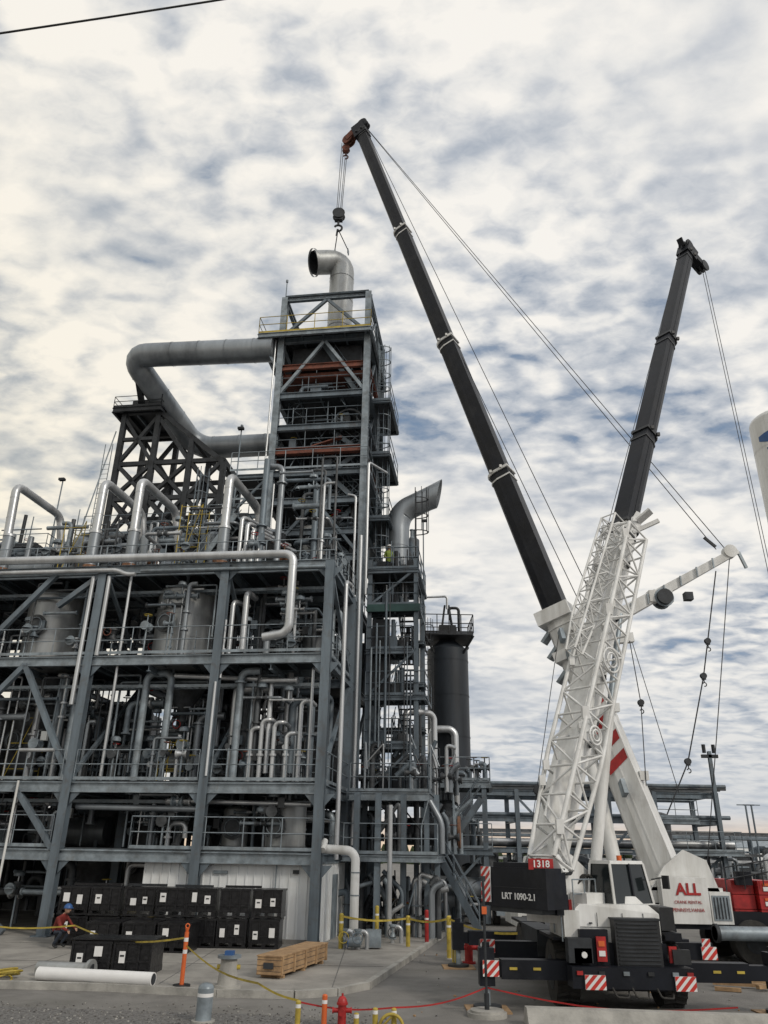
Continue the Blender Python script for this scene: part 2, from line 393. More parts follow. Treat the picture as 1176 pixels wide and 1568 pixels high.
PM=["jacket","steel_lt","pipe_dk","steel","pipe_dk","duct","steel","jacket","pipe_dk","steel_lt","duct"]
s=B()
def clutter(x0,x1,y0,y1,z0,z1,nh,nv,nval,dens=1):
    for i in range(nh):
        y=R(y0,y1);z=z0+(z1-z0)*R(.45,.97);r=random.choice([.04,.05,.06,.09,.13]);m=random.choice(PM)
        a=R(x0,x1);b=R(x0,x1)
        if abs(b-a)<1:b=a+1.5 if a+1.5<x1 else a-1.5
        zd=R(z0+.3,z);k=random.random()
        if k<.35:pts=[(a,y,z),(b,y,z)]
        elif k<.7:pts=[(a,y,zd),(a,y,z),(b,y,z)]
        else:pts=[(a,y,z),(b,y,z),(b,min(y1,y+R(.6,3)),z),(b,min(y1,y+R(.6,3)),z0)]
        s.pipe(pts,r,m,8,flange=True)
        if random.random()<.5:s.valve(((a+b)/2,y,z),(1,0,0),r,random.choice(["pipe_dk","steel_lt","jacket"]),random.random()<.6)
    for i in range(nv):
        x=R(x0,x1);y=R(y0,y1);r=random.choice([.03,.04,.05,.07,.1,.15]);m=random.choice(PM)
        zt=z1 if random.random()<.5 else R(z0+1,z1);zb=z0
        k=random.random()
        if k<.4:pts=[(x,y,zb),(x,y,zt)]
        else:
            dx=random.choice([-1,1])*R(.3,1.2)
            xx=min(max(x+dx,x0),x1)
            if abs(xx-x)<.15:xx=x+.3
            pts=[(x,y,zb),(x,y,zt-.2),(xx,y,zt-.2)]
            if k>.7:pts.append((xx,y,zb+R(.3,1)))
        s.pipe(pts,r,m,8)
        for j in range(random.randint(0,2)):
            z=R(zb+.3,max(zb+.5,zt-.5));s.cyl((x,y,z),(x,y,z+.07),r*1.7,m,8)
    for i in range(nval):
        x=R(x0,x1);y=R(y0,y1);z=z0+R(.5,1.4)
        s.valve((x,y,z),random.choice([(1,0,0),(0,0,1),(0,1,0)]),R(.05,.12),random.choice(["pipe_dk","steel_lt","pipe_dk","jacket","steel"]),random.random()<.6)
        s.cyl((x,y,z0),(x,y,z),.04,"steel_lt",6)
        if random.random()<.4:s.box((x+.3,y,z+.3),(.25,.15,.35),random.choice(["steel_lt","vessel","pipe_dk","steel"]))
for a,b in zip(XS[:-1],XS[1:]):
    fr=1 if a>-16 else .6
    clutter(a+.4,b-.3,.5,4.5,3,4.9,int(8*fr),int(7*fr),int(8*fr))
    clutter(a+.4,b-.3,.6,4.6,5.3,9.6,int(14*fr),int(18*fr),int(14*fr))
    clutter(a+.4,b-.3,5.2,9.6,5.3,9.6,int(8*fr),int(10*fr),int(4*fr))
    clutter(a+.4,b-.3,3.4 if a<-5 else .6,4.6,10,13.4,int(10*fr),int(10*fr),int(10*fr))
    if a<-5:clutter(a+.4,b-.3,.5,1.0,10,13.4,3,4,3)
    clutter(a+.4,b-.3,5.2,9.6,10,13.4,int(7*fr),int(7*fr),int(3*fr))
    clutter(a+.4,b-.3,5.2,9.6,.2,4.9,int(7*fr),int(9*fr),int(4*fr))
    clutter(a+.4,b-.3,1.5,9.0,13.8,17.0 if a<-5 else 19.5,int(12*fr),int(16*fr),int(18*fr))
clutter(-15,-6.6,.6,4,.2,2.6,5,6,5);clutter(-25,-15,.6,4,.2,2.6,4,6,4)
for z,y in((8.9,1.0),(12.9,1.2),(4.6,1.4)):
    for yy in(y,y+.4):s.beam((-25,yy,z),(-.6,yy,z),.03,.12,"steel_lt")
    x=-25
    while x<-.6:s.beam((x,y,z-.04),(x,y+.4,z-.04),.03,.02,"steel_lt");x+=.3
s.obj("process_piping",plant)

s=B()
J="jacket"
s.pipe([(-25,-.35,14.0),(-1.6,-.35,13.85),(-1.6,-.35,10.6),(-2.6,-.35,10.45)],.17,J,14,bands=1.1)
s.pipe([(-25,-.3,13.45),(-9,-.3,13.4),(-8.6,-.3,13.2),(-8.2,-.3,13.2)],.09,J,10)
s.pipe([(-8,-.25,13.35),(-.3,-.25,13.3)],.07,"steel_lt",8)
for xb,xt in((-15.1,-15.3),(-11,-11),(-9.2,-9.25),(-5.1,-5.1),(-19.6,-19.7),(-23.5,-23.6)):
    s.cyl((xb,1,14.0),(xb,1,15.6),.24,"duct",14);s.cyl((xb,1,15.6),(xb,1,15.7),.27,J,14)
    s.pipe([(xb,1,14.0),(xt,1,18.2),(xt+.3,4.4,18.1),(xt+.6,4.8,15.6)],.19,J,14,bands=1.0)
    s.cyl((xb,1,13.9),(xb,1,14.1),.3,"copper",14)
s.pipe([(-4.2,.5,10),(-4.2,.5,12.2),(-3.9,1.6,12.3)],.1,J,10)
s.pipe([(-3.7,.6,10.2),(-3.7,.6,12.6),(-3.7,1.8,12.7)],.13,J,10)
s.pipe([(-4.3,.1,9.0),(-4.3,.1,11.3)],.06,J,8)
s.pipe([(-8.6,.2,5.4),(-8.6,.2,10.2),(-8.6,.2,13.3)],.06,J,8)
s.pipe([(-9.4,-.1,9.9),(-9.4,-.1,13.2)],.09,J,8);s.pipe([(-10.1,-.1,8),(-10.1,-.1,13.2)],.09,J,8)
s.pipe([(-3.9,1.2,5.4),(-3.9,1.2,8.5),(-3.9,1.3,8.8),(-2.6,1.6,8.9)],.2,J,12)
s.pipe([(-2.5,1.0,5.6),(-2.5,1.0,9.1),(-6.5,1.0,9.3)],.1,J,10)
for x,t in((-3.1,7.2),(-2.7,7.5),(-2.2,7.4),(-1.7,7.0),(-1.2,8.2)):
    s.pipe([(x,.8,5.3),(x,.8,t),(x+.35,.8,t+.05),(x+.35,1.6,t)],.085,J,10);s.cyl((x,.8,6.2),(x,.8,6.28),.14,J,10)
s.pipe([(-6,1,7.0),(-6,1,5.4)],.08,J,8);s.pipe([(-6.0,.6,4.6),(-.6,.6,4.5)],.08,J,8);s.pipe([(-9.5,.5,4.35),(-4.8,.5,4.3)],.11,"duct",10)
s.pipe([(-.7,.3,4.9),(-.7,.3,9.4),(-.7,2,9.5)],.06,J,8)
s.pipe([(.25,1.4,2.7),(.25,1.4,13.2),(.25,2.4,13.4)],.09,J,10);s.pipe([(.15,5.2,3.2),(.15,5.2,16.8)],.09,J,10);s.pipe([(-.2,5.4,14),(-.2,5.4,19),(-.6,5.4,19.1)],.06,J,8)
s.pipe([(.05,.25,3.05),(1.15,.3,3.0),(1.15,.3,.4),(1.15,1.3,.35)],.15,"white",14);s.pipe([(.05,.25,3.3),(.05,-.1,3.0)],.12,"white",12)
for z in(.9,1.6,2.3):s.cyl((1.15,.3,z),(1.15,.3,z+.04),.165,"steel_lt",14)
s.pipe([(2.1,2.2,.3),(2.1,2.2,4.6)],.09,J,10)
s.pipe([(-4.35,-.2,5.4),(-4.35,-.2,8.8)],.05,J,8);s.pipe([(-11.6,-.2,.3),(-11.6,-.2,5.2)],.045,"white",8)
s.pipe([(-11.8,-.2,6.3),(-10.4,-.2,6.3)],.07,J,8)
s.pipe([(-5.2,6,28.5),(-13.7,6,28.75),(-11.2,11,25.3),(-5.2,11,25.3)],.68,"duct",28,Rf=1.5,bands=1.6)
s.pipe([(1.45,9,14),(1.45,9,19.0),(1.75,9,19.7),(3.0,9,20.3)],.62,"duct",26,Rf=1.4,caps=False,bands=1.3)
s.pipe([(1.45,9,14.1),(1.45,9,19.0),(1.75,9,19.7),(3.0,9,20.31)],.58,"steel_dk",26,Rf=1.4,caps=False)
P=[];e=V((3.0,9,20.3));d_,a_,u_=frame(V((1.25,0,.6)))
for ring_ in(0,1):
    for i in range(26):
        t=2*math.pi*i/26;k=0 if ring_==0 else .25+.5*(1+math.sin(t))
        P.append(e+a_*(math.cos(t)*(.62+.03*ring_))+u_*(math.sin(t)*(.62+.03*ring_))+d_*k)
s.q(P,[(i,(i+1)%26,26+(i+1)%26,26+i) for i in range(26)],"duct",True)
s.obj("jacketed_pipework",plant)

# ---- tower
s=B()
TX=(-4.8,.05);TY=(6,11.3)
for x in TX:
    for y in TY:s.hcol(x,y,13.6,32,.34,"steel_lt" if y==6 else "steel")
s.hcol(0.05,6,.1,13.6,.3,"steel");s.hcol(0.05,11.3,.1,13.6,.3,"steel")
def ring(z,m="steel",h=.34):
    for y in TY:s.ibeam((TX[0],y,z),(TX[1],y,z),.2,h,m)
    for x in TX:s.ibeam((x,6,z),(x,11.3,z),.2,h,m)
for z in(31.9,29.0,27.2,25.4,23.4,22.0,20.7,19.1,17.4,16.0):ring(z,"rust" if z in(27.2,22.0) else "steel")
ring(31.95,"steel_lt",.4)
s.deck(-6.0,.3,5.4,11.6,29.25);s.rail([(.3,5.4,29.25),(.3,11.6,29.25),(-6,11.6,29.25),(-6,5.4,29.25)],"steel",1.07)
s.rail([(-6,5.4,29.25),(.3,5.4,29.25)],"yellow")
s.beam((-6,5.5,29),(-4.8,6,27),.14,.14,"steel")
s.bb(-4.6,-.1,6.3,11,26.7,27.0,"rust");s.bb(-4.3,-.4,6.6,10.6,27.4,28.9,"steel_dk")
s.beam((-4.7,6,29.4),(-2.4,6,31.7),.16,.16,"steel");s.beam((-.1,6,29.4),(-2.3,6,31.7),.16,.16,"steel")
s.beam((-4.7,6,25.6),(-2.4,6,28.8),.17,.17,"steel_lt");s.beam((-.1,6,25.6),(-2.3,6,28.8),.17,.17,"steel_lt")
s.beam((-4.7,6,16.2),(-2.4,6,19),.15,.15,"steel");s.beam((-.1,6,16.2),(-2.3,6,19),.15,.15,"steel")
for z0,z1 in((16,19),(19.2,21.9),(22.2,25.3),(25.4,28.9),(29.2,31.8)):
    s.beam((.05,6.2,z0),(.05,8.6,z1),.14,.14,"steel");s.beam((.05,11.1,z0),(.05,8.7,z1),.14,.14,"steel")
    s.beam((-4.8,6.2,z0),(-4.8,8.6,z1),.14,.14,"steel");s.beam((-4.8,11.1,z0),(-4.8,8.7,z1),.14,.14,"steel")
    s.beam((-4.7,11.3,z0),(0,11.3,z1),.12,.12,"steel")
for z in(25.5,23.5,22.15,20.85,19.2,17.5):
    w=-6.9 if z in(20.85,) else -4.9
    s.deck(w,.2,6.1,11.2,z,h=.2,edge="steel")
s.rail([(-6.9,5.7,20.85),(.3,5.7,20.85),(.3,11.4,20.85)]);s.rail([(-4.7,6,23.5),(0,6,23.5)],"steel");s.rail([(-4.7,6,25.5),(0,6,25.5)],"steel")
s.rail([(-4.7,6,22.15),(0,6,22.15)],"steel");s.rail([(-6.9,5.7,19.2),(-4.9,5.7,19.2)])
s.bb(-4.6,-.2,6.2,6.35,21.9,22.3,"rust");s.bb(-4.4,-1.2,6.6,7.0,22.3,22.5,"rust")
s.beam((-1.2,6.2,22.8),(-2.8,6.2,22.3),.3,.06,"rust")
s.hcol(-6.8,6,13.7,20.8,.24,"steel");s.hcol(-6.8,11,13.7,20.8,.24,"steel")
for z in(16,18.4):s.ibeam((-6.8,6,z),(-4.8,6,z),.14,.24,"steel")
s.beam((-6.8,6,18.5),(-4.8,6,20.7),.12,.12,"steel");s.beam((-6.8,6,16),(-4.8,6,18.3),.12,.12,"steel")
s.vess(-1.9,8.8,13.8,25.4,.8,"steel_dk",manh=False);s.vess(-3.6,9.4,13.8,22,.55,"pipe_dk",manh=False)
s.cyl((-3.6,8,20.9),(-3.6,8,21.9),.5,"steel_dk",16);s.cyl((-3.9,8,24.5),(-.9,8,24.5),.35,"steel_dk",16)
for k in range(5):
    Z=(13.8,16,17.5,19.2,20.85,22.15,23.5,25.5);z0=Z[k+1];z1=Z[k+2]
    a,b=((-1.9,6.9),(-.3,6.9)) if k%2 else ((-.3,6.9),(-1.9,6.9))
    s.stair((a[0],a[1],z0),(b[0],b[1],z1),.7,"steel")
s.stair((-.4,6.8,25.5),(-2.6,6.8,29.1),.7,"steel")
s.torus((-.95,6.7,24.0),(0,1,.1),.75,.07,"pipe_dk",16);s.torus((-1.1,7.3,24.2),(0,1,.3),.6,.06,"pipe_dk",16)
for i in range(130):
    z=random.choice([16,17.5,19.2,20.85,22.15,23.5,25.5]);x=R(-4.5,-.3);y=R(6.3,10.8);h=R(.5,1.7)
    if random.random()<.6:
        s.pipe([(x,y,z),(x,y,z+h),(min(-.2,x+R(.3,1.5)),y,z+h)],random.choice([.05,.08,.12]),random.choice(["pipe_dk","steel","steel_lt","steel_dk"]),8)
    else:s.box((x,y,z+h*.3),(R(.2,.6),R(.2,.6),h*.6),random.choice(["steel_dk","pipe_dk","steel"]))
    if random.random()<.4:s.valve((x,y,z+.5),(1,0,0),.07)
for i in range(130):
    x=R(-4.6,-.2);y=R(6.1,7.5);z=R(16.5,27)
    if i%3==0:s.cyl((x,y,z),(x,y,z+R(1,2.2)),.03,"steel",5)
    elif i%3==1:s.cyl((x,y,z),(min(.1,x+R(.5,1.8)),y,z),.03,"steel",5)
    else:s.cyl((x,y,z),(min(.1,x+R(-1.2,1.2)),y+.3,z+R(.8,1.6)),.03,"steel",5)
s.ladder(.45,8,13.8,28.6,1,True,"steel")
for z in(22.3,25.6,18.6):
    s.deck(.2,1.2,7.2,10.8,z,h=.15,edge="steel");s.rail([(.2,7.2,z),(1.2,7.2,z),(1.2,10.8,z)],"steel")
s.pipe([(-5.1,5.8,14),(-5.1,5.8,29)],.05,J,8);s.pipe([(-4.5,5.7,14),(-4.5,5.7,20)],.04,J,8)
s.pipe([(.35,5.7,14),(.35,5.7,21),(1.1,7,21)],.07,J,8)
for x,y,z,h in((-4.8,6,32,1.2),(-5.9,4,20.9,1.5)):
    s.cyl((x,y,z),(x,y,z+h),.03,"steel",6);s.cyl((x,y,z+h),(x,y,z+h+.15),.07,"steel",8)
s.obj("process_tower",plant)

# ---- right side stair/platform tower
s=B()
for x in(.5,2.7):
    for y in(6.2,9.6):s.hcol(x,y,.1,16,.2,"steel")
zz=[5.25,7.3,9.4,11.5,13.6,15.4]
for i,z in enumerate(zz):
    xr=(2.8,2.4,3.1,2.5,2.8,2.8)[i]
    s.deck(.4,xr,6.1,7.4 if i<5 else 10.4,z,h=.18,edge="steel");s.deck(.4,2.8,8.9,9.7,z-1.0,h=.15,edge="steel") if i<5 else None
    s.rail([(.4,6.05,z),(xr,6.05,z),(xr,9.8,z)],"steel")
    if i<5:
        s.stair((1.1,7.3,z),(1.1,8.9,z+1.05),.7,"steel");s.stair((2.1,8.9,z+1.05),(2.1,7.3,z+2.05),.7,"steel")
for a,b in zip(zz[:-1:2],zz[1::2]):s.beam((.5,6.15,a),(2.7,6.15,b),.1,.1,"steel")
s.bb(.4,2.9,5.95,6.05,13.25,13.6,"teal")
for i in range(9):
    x=R(.45,2.75);z0=R(3,9);s.cyl((x,5.95+R(0,.1),z0),(x,5.95,z0+R(3,8)),R(.02,.07),random.choice(["steel","steel_lt","pipe_dk","jacket"]),8)
s.bb(.6,1.5,6.4,6.5,9.5,11.2,"steel_dk");s.bb(1.6,2.5,6.4,6.5,5.4,6.9,"steel_dk");s.bb(.6,1.4,6.4,6.5,11.7,13.0,"steel_dk")
s.ladder(2.6,7,15.4,19,1,True,"steel_dk")
s.rail([(.4,6.1,15.4),(2.8,6.1,15.4),(2.8,10.4,15.4)],"steel")
s.vess(2.2,9.6,15.5,18.2,.35,"steel",manh=False);s.cyl((2.9,8,15.4),(2.9,8,18.6),.03,"steel",6);s.box((2.95,8,18.65),(.25,.15,.12),"steel_dk")
for i in range(110):
    x=R(.4,2.7);y=R(6.3,9.5);z=random.choice(zz);s.pipe([(x,y,z),(x,y,z+R(.7,1.9))],random.choice([.03,.05,.1]),random.choice(["steel","pipe_dk","steel_dk","jacket"]),8)
    if i%2:s.box((x,y,z+.4),(R(.2,.5),.3,R(.3,.8)),random.choice(["steel_dk","pipe_dk","steel"]))
s.deck(.2,3.4,4.0,8.5,5.2,h=.3,rails="fr");s.deck(.2,3.8,3.0,7.0,2.9,h=.22,rails="f")
for x in(3.3,3.7):s.hcol(x,4.2,.1,5.1,.2,"steel")
for (x,y) in((.7,3.0),(1.5,3.2),(2.4,4)):s.hcol(x,y,.1,5.1,.22,"steel")
for i in range(110):
    x=R(.3,4.5);y=R(3,9);zb=random.choice([.12,2.95,5.25]);s.pipe([(x,y,zb),(x,y,zb+R(.6,2.2)),(x+R(-.8,.8),y,zb+R(.6,2.2))],random.choice([.03,.05,.08,.12]),random.choice(["pipe_dk","steel","steel_dk","jacket","steel_lt","duct"]),8)
    if i%2:s.valve((x,y,zb+.6),(1,0,0),.08)
s.cyl((1.6,7,3.8),(4.4,7,3.8),.55,"pipe_dk",18);s.cyl((4.4,7,3.8),(4.5,7,3.8),.65,"copper",18)
s.cyl((2,8,1.2),(4.6,8,1.2),.6,"duct",18)
s.stair((5.2,6.5,.15),(3.6,6.5,2.9),.9,"steel");s.stair((3.7,8.3,2.9),(5.4,8.3,5.2),.9,"steel")
s.pipe([(1.9,9,5.3),(1.9,9,9.2),(3.2,10,9.2),(3.2,10,5)],.16,J,12);s.pipe([(2.5,10,5.3),(2.5,10,10.6)],.12,J,12)
for x in(2.6,5.5):
    for y in(11,14):s.hcol(x,y,.1,6.1,.22,"steel")
s.deck(2.4,5.8,10.9,14.1,6.2,h=.3,rails="fr");s.deck(2.4,5.8,10.9,14.1,3.2,h=.25,rails="f",edge="steel")
s.vess(3.6,12.5,3.4,5.2,.6,"pipe_dk");s.vess(4.9,12,.4,2.4,.6,"pipe_dk");s.cyl((2.6,11.6,1.5),(5.4,11.6,1.5),.5,"duct",18)
for i in range(50):
    x=R(2.6,5.6);y=R(11,13.5);zb=random.choice([.12,3.25,6.25]);h=R(.5,1.6) if zb<6 else R(.3,.8)
    s.pipe([(x,y,zb),(x,y,zb+h),(x+R(-.6,.6),y,zb+h)],random.choice([.04,.07,.12]),random.choice(["pipe_dk","steel","steel_dk","jacket","steel"]),8)
    if i%2:s.valve((x,y,zb+.6),(1,0,0),.09)
s.beam((2.6,11,.2),(5.5,11,3.1),.12,.12,"steel")
s.obj("stair_tower",plant)

# ---- black lattice support under the duct
s=B()
LX=[-14.5,-12.4,-10.2,-8.2]
def top(x):return 26.2 if x<-12 else 26.2-(x+12.4)*.85
for y in(8,10.8):
    for x in LX:s.beam((x,y,13.8),(x,y,top(x)),.28,.28,"steel_dk")
    for a,b in zip(LX[:-1],LX[1:]):
        s.beam((a,y,top(a)),(b,y,top(b)),.24,.26,"steel_dk")
        for z0,z1 in((18.2,20.6),(20.6,22.8)):
            s.beam((a,y,z0),(b,y,z1),.2,.2,"steel_dk");s.beam((b,y,z0),(a,y,z1),.2,.2,"steel_dk")
            s.beam((a,y,z1),(b,y,z1),.2,.24,"steel_dk")
    s.beam((-14.5,y,22.8),(-12.4,y,25.9),.2,.2,"steel_dk");s.beam((-12.4,y,22.8),(-14.5,y,25.9),.2,.2,"steel_dk")
    s.beam((-12.4,y,25.8),(-10.2,y,22.8),.22,.22,"steel_dk");s.beam((-14.5,y,24.4),(-12.4,y,24.4),.18,.2,"steel_dk")
for x in LX:
    for z in(18.2,20.6,22.8):s.beam((x,8,z),(x,10.8,z),.18,.2,"steel_dk")
    s.beam((x,8,18.2),(x,10.8,22.8),.15,.15,"steel_dk");s.beam((x,8,top(x)),(x,10.8,top(x)),.2,.2,"steel_dk")
s.deck(-15.1,-12.2,7.6,11.2,26.4,"steel_dk","steel_dk",.3);s.rail([(-15.1,7.6,26.4),(-12.2,7.6,26.4),(-12.2,11.2,26.4)],"steel_dk",.7);s.rail([(-15.1,7.6,26.4),(-15.1,11.2,26.4)],"steel_dk",.7)
s.bb(-14.4,-12.8,8.4,10,26.5,27.3,"steel_dk");s.beam((-13.7,8.5,26.5),(-13.4,6.3,28.2),.3,.3,"steel_dk")
s.deck(-15.2,-7.9,6.9,8,18.1,"steel_dk","steel",.25);s.rail([(-15.2,6.9,18.1),(-7.9,6.9,18.1)],"steel")
s.beam((-15.9,7,15),(-14.9,8,25),.06,.06,"steel");s.ladder(-15.0,7.7,14,23,0,False,"steel")
s.obj("duct_support_frame",plant)

s=B()
def scaff(x0,x1,y,z0,z1,m):
    x=x0
    while x<=x1+.01:
        for yy in(y,y+.9):s.cyl((x,yy,z0),(x,yy,z1),.022,m,5)
        x+=1.0
    z=z0+.5
    while z<z1:
        for yy in(y,y+.9):s.cyl((x0,yy,z),(x1,yy,z),.018,m,5)
        z+=1.0
    s.cyl((x0,y,z0),(x1,y,z1),.018,m,5)
scaff(-13,-12,1.8,13.8,16.6,"yellow");scaff(-7.7,-6.7,2.2,13.8,17.4,"yellow");scaff(-17.5,-15.8,2,13.8,16.2,"steel_lt")
scaff(-13.6,-12.6,1.8,5.3,8,"yellow");scaff(-7.0,-6.3,1.6,5.3,7.0,"yellow")
for x0,x1,y0,z in((-10.6,-8.3,4.5,16.6),(-14.4,-12,4.6,16.3),(-7.3,-5.2,4.2,17.2),(-19,-15.6,4.6,16.2)):
    s.deck(x0,x1,y0,y0+2.5,z,h=.2,rails="flr")
    for x in(x0,x1):s.hcol(x,y0,13.8,z,.15,"steel");s.hcol(x,y0+2.5,13.8,z,.15,"steel")
    s.box(((x0+x1)/2,y0+1.2,z+.5),(1.2,.8,.9),"steel_dk");s.cyl(((x0+x1)/2-.6,y0+.8,z+.4),((x0+x1)/2+.8,y0+.8,z+.4),.3,"steel",12)
for x in(-9.8,-13.2,-6.6,-17.9,-3.6):
    s.cyl((x,3.8,14),(x,3.8,16.4),.45,random.choice(["steel_dk","duct"]),16);s.dome((x,3.8,16.4),.45,.25,"duct",16)
    s.valve((x+.6,3.2,15),(1,0,0),.18,"copper");s.valve((x-.5,2.4,15.2),(0,0,1),.14,"pipe_dk",False)
for x,y,z,h in((-15,4,17.0,2.9),(-5.9,4,20.9,1.4)):
    s.cyl((x,y,14),(x,y,z+h),.035,"steel",6);s.box((x,y-.1,z+h),(.3,.2,.12),"steel_dk")
for k in range(4):
    s.pipe([(-4.7+k*.28,2.0,14),(-4.7+k*.28,2.0,16.6-k*.3),(-3.6+k*.28,4.2,16.6-k*.3)],.1,J,10)
s.ladder(-8.3,5.9,13.8,20,0,True,"steel");s.stair((-7.6,3.4,13.8),(-5.4,3.4,17.2),.7)
for i in range(90):
    x=R(-22,-5.5);y=R(3,8);z=R(13.9,18);L=R(.8,2.5)
    if i%2:s.cyl((x,y,z),(x+L,y,z),random.choice([.03,.06,.1]),random.choice(["steel_dk","steel","steel_lt"]),6)
    else:s.cyl((x,y,13.8),(x,y,z+1),random.choice([.03,.06,.1]),random.choice(["steel_dk","steel","steel_lt"]),6)
s.obj("deck_equipment",plant)

# ================================================================ lifted stack
st=empty("exhaust_stack",(-1.95,29,0),math.radians(-8))
s=B()
s.pipe([(-2.0,8,27.5),(-2.0,8,36.2),(-3.55,7.2,35.6)],.73,"vessel",30,Rf=1.25,caps=False)
for z in(29.2,31.1,33.0,34.7):s.cyl((-2,8,z),(-2,8,z+.07),.76,"vessel",30,caps=False)
d=V((-1.55,-.8,-.6)).normalized();e=V((-3.55,7.2,35.6))
s.cyl(e-d*.02,e+d*.12,.84,"vessel",30,caps=False);s.cyl(e-d*.6,e-d*.55,.7,"steel_dk",30);s.cyl(e-d*.55,e+d*.1,.69,"steel_dk",30,caps=False)
for a in(-.4,.4):s.box((-2+a,7.6,36.6),(.06,.3,.3),"steel_lt")
s.obj("stack_shell",st)

# ================================================================ workers
def worker(loc,rz,vest="hivis",hat="white_clean",crouch=False):
    e=empty("worker",loc,rz)
    es=[(0,1),(1,2),(2,3),(3,4),(2,5),(5,6),(6,7),(2,8),(8,9),(9,10),(0,11),(11,12),(12,13),(13,14),(0,15),(15,16),(16,17),(17,18)]
    if not crouch:
        vs=[(0,0,.95),(0,0,1.15),(0,0,1.38),(0,.0,1.5),(0,0,1.6),(.19,0,1.42),(.24,-.02,1.15),(.22,-.2,.98),(-.19,0,1.42),(-.25,0,1.15),(-.2,-.2,1.05),(.1,0,.9),(.12,-.03,.5),(.12,.02,.08),(.13,-.14,.04),(-.1,0,.9),(-.13,.02,.5),(-.14,.06,.08),(-.15,-.1,.04)]
        hc=V((0,-.01,1.68));zl=.93;zh=1.5;hands=[(.21,-.2,1.0),(-.2,-.2,1.05)]
    else:
        vs=[(0,.2,.42),(0,.12,.62),(0,-.02,.82),(0,-.08,.93),(0,-.12,1.0),(.19,-.02,.84),(.26,-.2,.62),(.16,-.42,.55),(-.19,-.02,.84),(-.26,-.2,.62),(-.16,-.42,.5),(.12,.18,.42),(.2,-.22,.48),(.17,.06,.09),(.18,-.12,.04),(-.12,.18,.42),(-.2,-.24,.46),(-.17,.04,.09),(-.18,-.14,.04)]
        hc=V((0,-.17,1.08));zl=.5;zh=.93;hands=[(.16,-.44,.55),(-.16,-.44,.5)]
    rr=[.15,.14,.17,.06,.06,.07,.055,.04,.07,.055,.04,.1,.07,.055,.05,.1,.07,.055,.05]
    me=bpy.data.meshes.new("b");me.from_pydata(vs,es,[]);o=bpy.data.objects.new("b",me);COL.objects.link(o)
    sk=o.modifiers.new("s","SKIN")
    for i,v in enumerate(me.skin_vertices[0].data):v.radius=(rr[i],rr[i]*.8);v.use_root=(i==0)
    o.modifiers.new("u","SUBSURF").levels=1
    dg=bpy.context.evaluated_depsgraph_get();m2=bpy.data.meshes.new_from_object(o.evaluated_get(dg))
    bpy.data.objects.remove(o)
    m2.materials.clear()
    for k in("denim",vest,"skin","black"):m2.materials.append(MATS[k])
    for p in m2.polygons:
        z=p.center.z;p.use_smooth=True
        if crouch:p.material_index=3 if z<.12 else 2 if z>zh+.02 else 0 if (z<zl and p.center.y>-.36) else 1
        else:p.material_index=3 if z<.12 else 0 if z<zl else 2 if (z>zh or (z<1.1 and abs(p.center.x)>.17 and p.center.y<-.1)) else 1
    b=bpy.data.objects.new("body",m2);COL.objects.link(b);b.parent=e
    h=B();h.dome(hc,.095,.12,"skin",12,4);h.dome(hc,.095,.13,"skin",12,4,down=True);h.dome(hc+V((0,0,.03)),.13,.13,hat,14,4);h.cyl(hc+V((0,-.02,.02)),hc+V((0,-.02,.035)),.15,hat,14)
    h.box(hc+V((0,-.1,-.03)),(.025,.03,.04),"skin")
    for (x,y,z) in hands:
        for j in range(4):h.cyl((x+(j-1.5)*.018,y,z),(x+(j-1.5)*.018,y-.05,z-.07-.008*(j%3)),.009,"skin",5)
        h.cyl((x+.035,y,z),(x+.05,y-.03,z-.03),.01,"skin",5)
    h.obj("head",e)
    return e
def P2W(x,y,z):
    c,sn=math.cos(math.radians(-8)),math.sin(math.radians(-8))
    return (-1.95+x*c-y*sn,29+x*sn+y*c,z)
worker(P2W(1.2,7.6,15.4),.3)
worker((-9.8,27.1,.12),1.2,"red_cloth","blue",True)

# ================================================================ silo
si=empty("silo",(3.9,45,0));s=B()
s.cyl((0,0,.1),(0,0,13.9),1.2,"silo",40)
for z in(2,4.3,6.6,8.9,11.2,13.2):s.cyl((0,0,z),(0,0,z+.06),1.22,"silo",40,caps=False)
s.cyl((0,0,13.9),(0,0,14.5),1.2,"silo",40,r2=.5)
s.bb(-1.4,1.4,-1.4,1.4,14.55,14.65,"steel_dk")
for a in((-1.4,-1.4),(1.4,-1.4),(1.4,1.4),(-1.4,1.4)):s.beam((a[0],a[1],14.5),(a[0]*.6,a[1]*.6,13.6),.1,.1,"steel_dk")
s.rail([(-1.4,-1.4,14.65),(1.4,-1.4,14.65),(1.4,1.4,14.65),(-1.4,1.4,14.65),(-1.4,-1.4,14.65)],"steel_dk",1.1,.7,.03)
s.bb(-.5,.5,-.4,.4,14.65,15.4,"steel_dk")
for a in((-.4,-.3),(.4,-.3),(-.4,.3),(.4,.3)):s.beam((a[0],a[1],14.6),(a[0]*.3,a[1]*.3,16.7),.08,.08,"steel_dk")
s.pipe([(.1,-.2,16.1),(.1,-.2,16.5),(.7,-.2,16.5),(.7,-.2,15.1)],.09,"steel_dk",8)
s.pipe([(-1.6,-.3,2),(-1.6,-.3,17.1),(0,-.3,17.2),(0,-.3,16.4)],.07,J,10);s.pipe([(-1.3,.2,14),(-1.3,.2,16.7)],.05,J,8)
s.ladder(-1.25,-.9,3,14.5,0,True,"steel_dk")
s.pipe([(-1.1,-1.5,5.3),(-1.1,-1.5,9.2),(.2,-1.5,9.2),(.2,-1.5,4.5)],.2,J,12,Rf=2)
s.obj("silo_shell",si)

